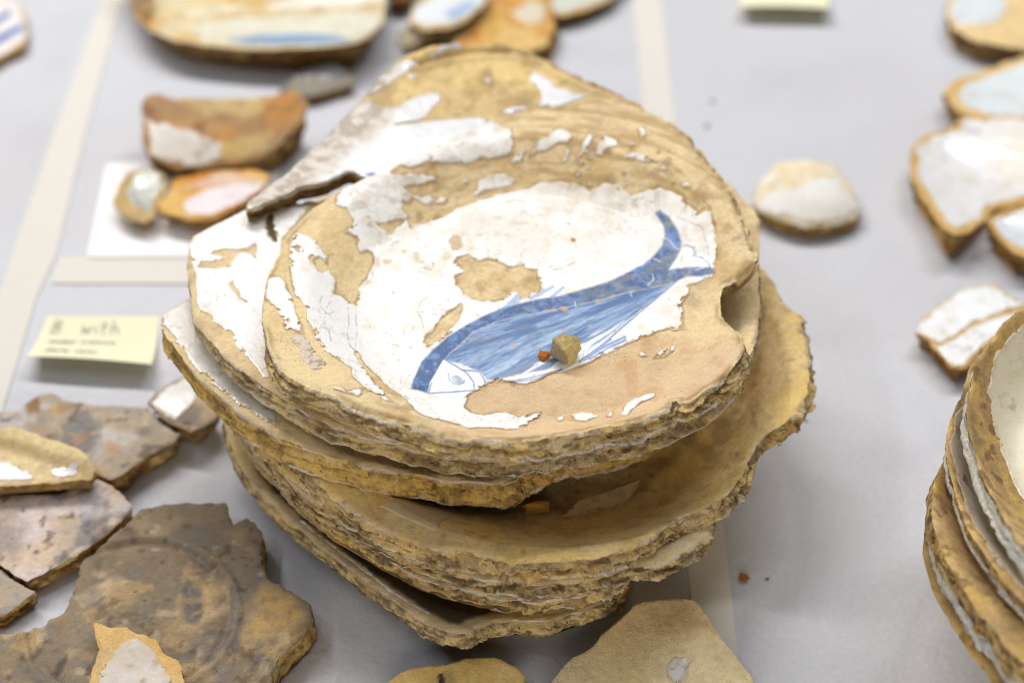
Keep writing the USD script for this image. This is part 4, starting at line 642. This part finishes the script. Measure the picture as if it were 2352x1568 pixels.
sherd('rim_sherd', 'narrow yellow rim piece with white hollow lying across two left foreground sherds', [(-60, 985), (33, 980), (94, 998), (178, 1027), (197, 1045), (216, 1078), (209, 1100), (141, 1106), (47, 1114), (-60, 1118)], 18, 338, clay(lin(226, 204, 154), lin(220, 196, 142), lin(230, 208, 166), .3, 339), TANW, floor=.0122, step=.8, flare=-1., ridge=lambda x, y: .0045 * np.exp(-(((y - on_r[1]) + .42 * (x - on_r[0])) / .0065) ** 4), glazes=[([(-60, 1052), (20, 1058), (70, 1088), (80, 1098), (-60, 1106)], (226, 226, 232), .1), ([(105, 1066), (180, 1072), (206, 1080), (202, 1096), (120, 1098)], (222, 218, 222), .3)])
sherd('small_sherd', 'small grey sherd at the left edge under the pinkish one', [(-60, 1302), (0, 1304), (28, 1326), (77, 1357), (19, 1404), (0, 1416), (-60, 1412)], 8, 341, clay(lin(178, 170, 158), lin(168, 160, 152), lin(190, 170, 144), .5, 342), TANW, step=.9)
bigc = hit([(300, 1420)], flat(.012))[0]
def ring24(x, y):
    r = np.hypot(x - bigc[0], y - bigc[1]); return -.0012 * np.exp(-((r - .036) / .0016) ** 2) + .0014 * np.exp(-((r - .039) / .002) ** 2) - .0008 * sm(.036, .02, r)
s24, H24 = sherd('base_sherd', 'large grey brown plate base with a ring groove filling the bottom left corner', [(-60, 1462), (28, 1454), (94, 1431), (150, 1403), (169, 1356), (183, 1300), (220, 1262), (262, 1225), (323, 1168), (375, 1159), (436, 1150), (516, 1154), (534, 1206), (562, 1187), (586, 1197), (605, 1239), (597, 1290), (616, 1331), (668, 1358), (710, 1388), (722, 1420), (703, 1450), (660, 1490), (625, 1545), (609, 1620), (-60, 1640)], 12, 343,
      clay(lin(140, 126, 108), lin(164, 144, 116), lin(130, 122, 112), .6, 344, 16, mott=(((120, 114, 108), 18, .52, .6), ((196, 164, 118), 13, .57, .65), ((120, 118, 116), 8, .58, .6), ((206, 184, 148), 6, .62, .5), ((96, 80, 64), 4, .6, .6))), edgewall(lin(206, 170, 110), lin(218, 182, 116), .5, 345), step=.8, flare=.8, rag=1.6, rough=1.5, ridge=ring24, smooth=0, lam=.3, spots=[([(415, 1350), (455, 1340), (466, 1400), (450, 1436), (420, 1420)], (96, 98, 104), .75, 8), ([(420, 1310), (470, 1330), (486, 1400), (460, 1450), (400, 1450), (380, 1430), (470, 1430), (470, 1360)], (206, 182, 136), .6, 12), ([(600, 1345), (668, 1370), (705, 1400), (690, 1450), (630, 1440), (560, 1460), (590, 1400)], (214, 176, 112), .75, 16), ([(190, 1270), (280, 1230), (300, 1290), (200, 1320)], (128, 118, 98), .6, 12), ([(480, 1450), (560, 1440), (530, 1568), (470, 1568)], (128, 124, 122), .5, 16), ([(115, 1540), (150, 1500), (150, 1520), (130, 1555)], (84, 76, 72), .8, 4), ([(170, 1370), (280, 1320), (300, 1330), (190, 1395)], (214, 190, 160), .55, 5)])
s25 = sherd('flat_sherd', 'tan sherd with speckled white glaze resting on the large grey brown base', [(200, 1620), (206, 1568), (225, 1489), (216, 1429), (253, 1441), (291, 1436), (356, 1469), (375, 1497), (412, 1516), (427, 1565), (425, 1640)], 19, 346, clay(lin(220, 182, 118), lin(214, 174, 108), lin(216, 186, 134), .25, 347), TANW, step=.8, floor=.0128, flare=-.5, glazes=[([(226, 1610), (232, 1545), (262, 1495), (305, 1465), (350, 1482), (372, 1515), (392, 1560), (400, 1620)], (206, 198, 190), .95, (), (166, 128, 92))])
sherd('flat_sherd', 'yellow oval sherd with a black mark at the bottom edge', [(880, 1600), (890, 1566), (922, 1542), (988, 1523), (1026, 1523), (1063, 1507), (1138, 1509), (1185, 1528), (1206, 1551), (1199, 1578), (1180, 1620), (900, 1630)], 8, 348, clay(lin(238, 206, 136), lin(234, 200, 124), lin(240, 210, 146), .15, 349, 30), edgewall(lin(226, 190, 120), lin(230, 196, 126), .2, 350), step=.8, rag=.6, ay=.12, spots=[([(995, 1546), (1014, 1545), (1024, 1562), (1036, 1600), (1004, 1600), (998, 1568)], (40, 44, 56), .95, 2), ([(1016, 1546), (1050, 1548), (1060, 1590), (1036, 1590), (1026, 1566)], (170, 146, 110), .6, 5)])
sherd('flat_sherd', 'pale orange triangular sherd with a small white patch at the bottom edge', [(1235, 1610), (1260, 1566), (1307, 1514), (1354, 1490), (1387, 1448), (1443, 1406), (1457, 1387), (1532, 1373), (1588, 1375), (1612, 1392), (1635, 1434), (1673, 1486), (1724, 1546), (1735, 1575), (1740, 1630), (1260, 1640)], 10, 351, SOFT, TANW, step=.7, rag=.7, smooth=1, ay=.16, flare=-.5, glazes=[([(1534, 1509), (1560, 1506), (1574, 1502), (1597, 1513), (1580, 1534), (1567, 1566), (1518, 1560), (1541, 1534)], (206, 206, 202), .1)], spots=[([(1470, 1400), (1600, 1390), (1630, 1450), (1540, 1450)], (186, 146, 98), .5, 20)])
# back, top middle
sherd('small_sherd', 'dull grey sherd under the orange one, behind the stack top', [(915, 72), (952, 55), (1015, 90), (965, 103), (929, 108)], 5, 352, clay(lin(170, 160, 140), seed=353), TANW)
sherd('flat_sherd', 'orange streaked brown sherd behind the stack top', [(1140, -40), (1110, 10), (1046, 80), (1036, 105), (1100, 130), (1200, 125), (1255, 105), (1273, 62), (1269, 35), (1257, -40)], 10, 354, clay(lin(212, 166, 92), lin(224, 190, 126), lin(196, 118, 44), .25, 355, 9), BRN, flare=2., glazes=[([(1170, 30), (1210, 5), (1250, 10), (1255, 50), (1215, 60)], (222, 212, 190), .4)])
sherd('small_sherd', 'white and pale blue sherd lying on the orange one at the top', [(937, 51), (945, 21), (990, -30), (1125, -30), (1117, 5), (1105, 21), (1070, 47), (1031, 66), (972, 70)], 17, 356, WH, DRK, floor=.0105, flare=-2., glazes=[([(945, 48), (955, 24), (1000, -20), (1115, -20), (1104, 12), (1066, 42), (1030, 58), (975, 62)], (228, 232, 236), .2, [([(1020, 30), (1080, 0), (1100, 10), (1040, 50)], (120, 160, 206), .7, 8)])])
sherd('flat_sherd', 'pale green glazed sherd at the top edge, right of the orange one', [(1255, -60), (1265, 29), (1292, 37), (1343, 25), (1406, -2), (1450, -60)], 8, 358, WH, BRN, flare=-2., glazes=[([(1262, -60), (1270, 20), (1292, 28), (1343, 17), (1400, -8), (1440, -60)], (206, 212, 200), .2)])
sherd('small_sherd', 'dark brown sherd just showing at the top edge, beside the large rim sherd', [(885, -50), (960, -50), (944, 2), (900, 4)], 9, 359, clay(lin(110, 72, 40), lin(130, 84, 46), lin(100, 70, 44), .3, 360), DRK)

# ------------------------------------------------------------------ the stack of bowls at the right edge
BK = 'bowls piled at the right edge'
def bowl(label, outline, H, seed, t, pal, wall, gl=None, **kw):
    w = hit(dens(chaikin(outline, 1), 8), H)[:, :2]; c = w.mean(0)
    p = thing('stacked_bowl', label, 'bowl', (c[0], c[1], .005))
    s = Sherd(p, outline, H, t, pal, wall, seed, step=.8, wstep=.4, rows=14, **kw)
    if gl is not None: s.glaze(*gl[0], **gl[1])
    return s
bc_ = hit([(2720, 960)], flat(.095))[0] * 1000
CR = clay(lin(206, 174, 122), lin(218, 182, 110), lin(176, 146, 106), .7, 401, 12, mott=(((120, 92, 64), 4, .58, .7), ((232, 202, 140), 7, .6, .6)))
def gw(seed, white=lin(222, 222, 214), lo=.25, hi=1.0):
    base = edgewall(lin(200, 164, 108), lin(216, 178, 112), .8, seed)
    def fn(P, q, v):
        c = base(P, q, v); w = sm(lo, lo + .08, v + .25 * (n3(P, 8, seed + 5) - .5)) * sm(.32, .4, n3(P, 14, seed + 6) + .12)
        return mixc(c, white * (.9 + .15 * n3(P, 3, seed + 7))[:, None], w)
    return fn
Hb1 = revolve(bc_[0], bc_[1], 66, 50, 92, 30, .05)
b1o = [(2450, 600), (2352, 702), (2300, 742), (2264, 792), (2238, 850), (2226, 905), (2220, 950), (2234, 1015), (2256, 1088), (2294, 1165), (2330, 1225), (2380, 1300), (2460, 1360), (2600, 1400), (2800, 1200), (2800, 700)]
bowl('uppermost bowl at the right edge, cream crackled inside with brown worn rim', b1o, Hb1, 402, 11, CR, gw(403, lin(228, 226, 216), .12), rag=.8, flare=.5, rough=.7,
     gl=(([[(2460, 640), (2360, 738), (2318, 775), (2290, 812), (2276, 862), (2268, 905), (2276, 965), (2300, 1040), (2328, 1110), (2360, 1165), (2420, 1230), (2600, 1300), (2750, 1150), (2750, 720)]],), dict(paint=gpaint(lin(232, 224, 200), .5, 405), m=M_GLAZE, step=.5, rag=1.2)))
Hb2 = below(revolve(bc_[0] - 3, bc_[1] - 2, 52, 50, 92, 30, .05), [(Hb1, None, 11)])
bowl('second bowl of the right edge stack with grey white glazed outside', [(2460, 700), (2380, 700), (2262, 775), (2232, 830), (2208, 900), (2186, 960), (2172, 1005), (2172, 1040), (2186, 1100), (2206, 1170), (2236, 1230), (2280, 1300), (2352, 1385), (2460, 1480), (2600, 1500), (2800, 1200), (2800, 800)], Hb2, 410, 9, CR, gw(411, lo=.45), gl=(([[(2460, 715), (2380, 715), (2272, 785), (2242, 838), (2218, 905), (2196, 962), (2184, 1008), (2184, 1036), (2198, 1094), (2218, 1162), (2248, 1222), (2292, 1290), (2362, 1370), (2460, 1460), (2600, 1480), (2780, 1200), (2780, 820)]],), dict(paint=gpaint(lin(206, 198, 182), 1., 415, lin(140, 110, 74)), m=M_GLAZE, step=.5, rag=1.6)), rag=.8, flare=-1.2, rough=.7)
Hb3 = below(revolve(bc_[0] - 4, bc_[1] - 4, 40, 50, 92, 30, .05), [(Hb2, None, 9)])
bowl('third bowl of the right edge stack with brown pitted upper rim', [(2460, 900), (2300, 900), (2168, 1050), (2142, 1110), (2140, 1165), (2150, 1230), (2178, 1290), (2212, 1350), (2262, 1420), (2330, 1500), (2400, 1570), (2600, 1600), (2800, 1300), (2800, 900)], Hb3, 420, 22, CR, gw(421, lo=.36), rag=.9, flare=lambda q, v: MM * (2. * np.sin(v * 2.2) - 7 * v * v), rough=1.0)
Hb4 = below(revolve(bc_[0] - 3, bc_[1] - 6, 18, 52, 96, 26, .05), [(Hb3, None, 22)])
bowl('lowest bowl of the right edge stack, mostly hidden at the bottom corner', [(2460, 1100), (2350, 1150), (2290, 1350), (2290, 1420), (2310, 1480), (2352, 1545), (2420, 1610), (2600, 1640), (2800, 1400), (2800, 1000)], Hb4, 430, 12, CR, gw(431, lo=.5), rag=.9, flare=lambda q, v: -MM * 8 * v * v, rough=1.0)
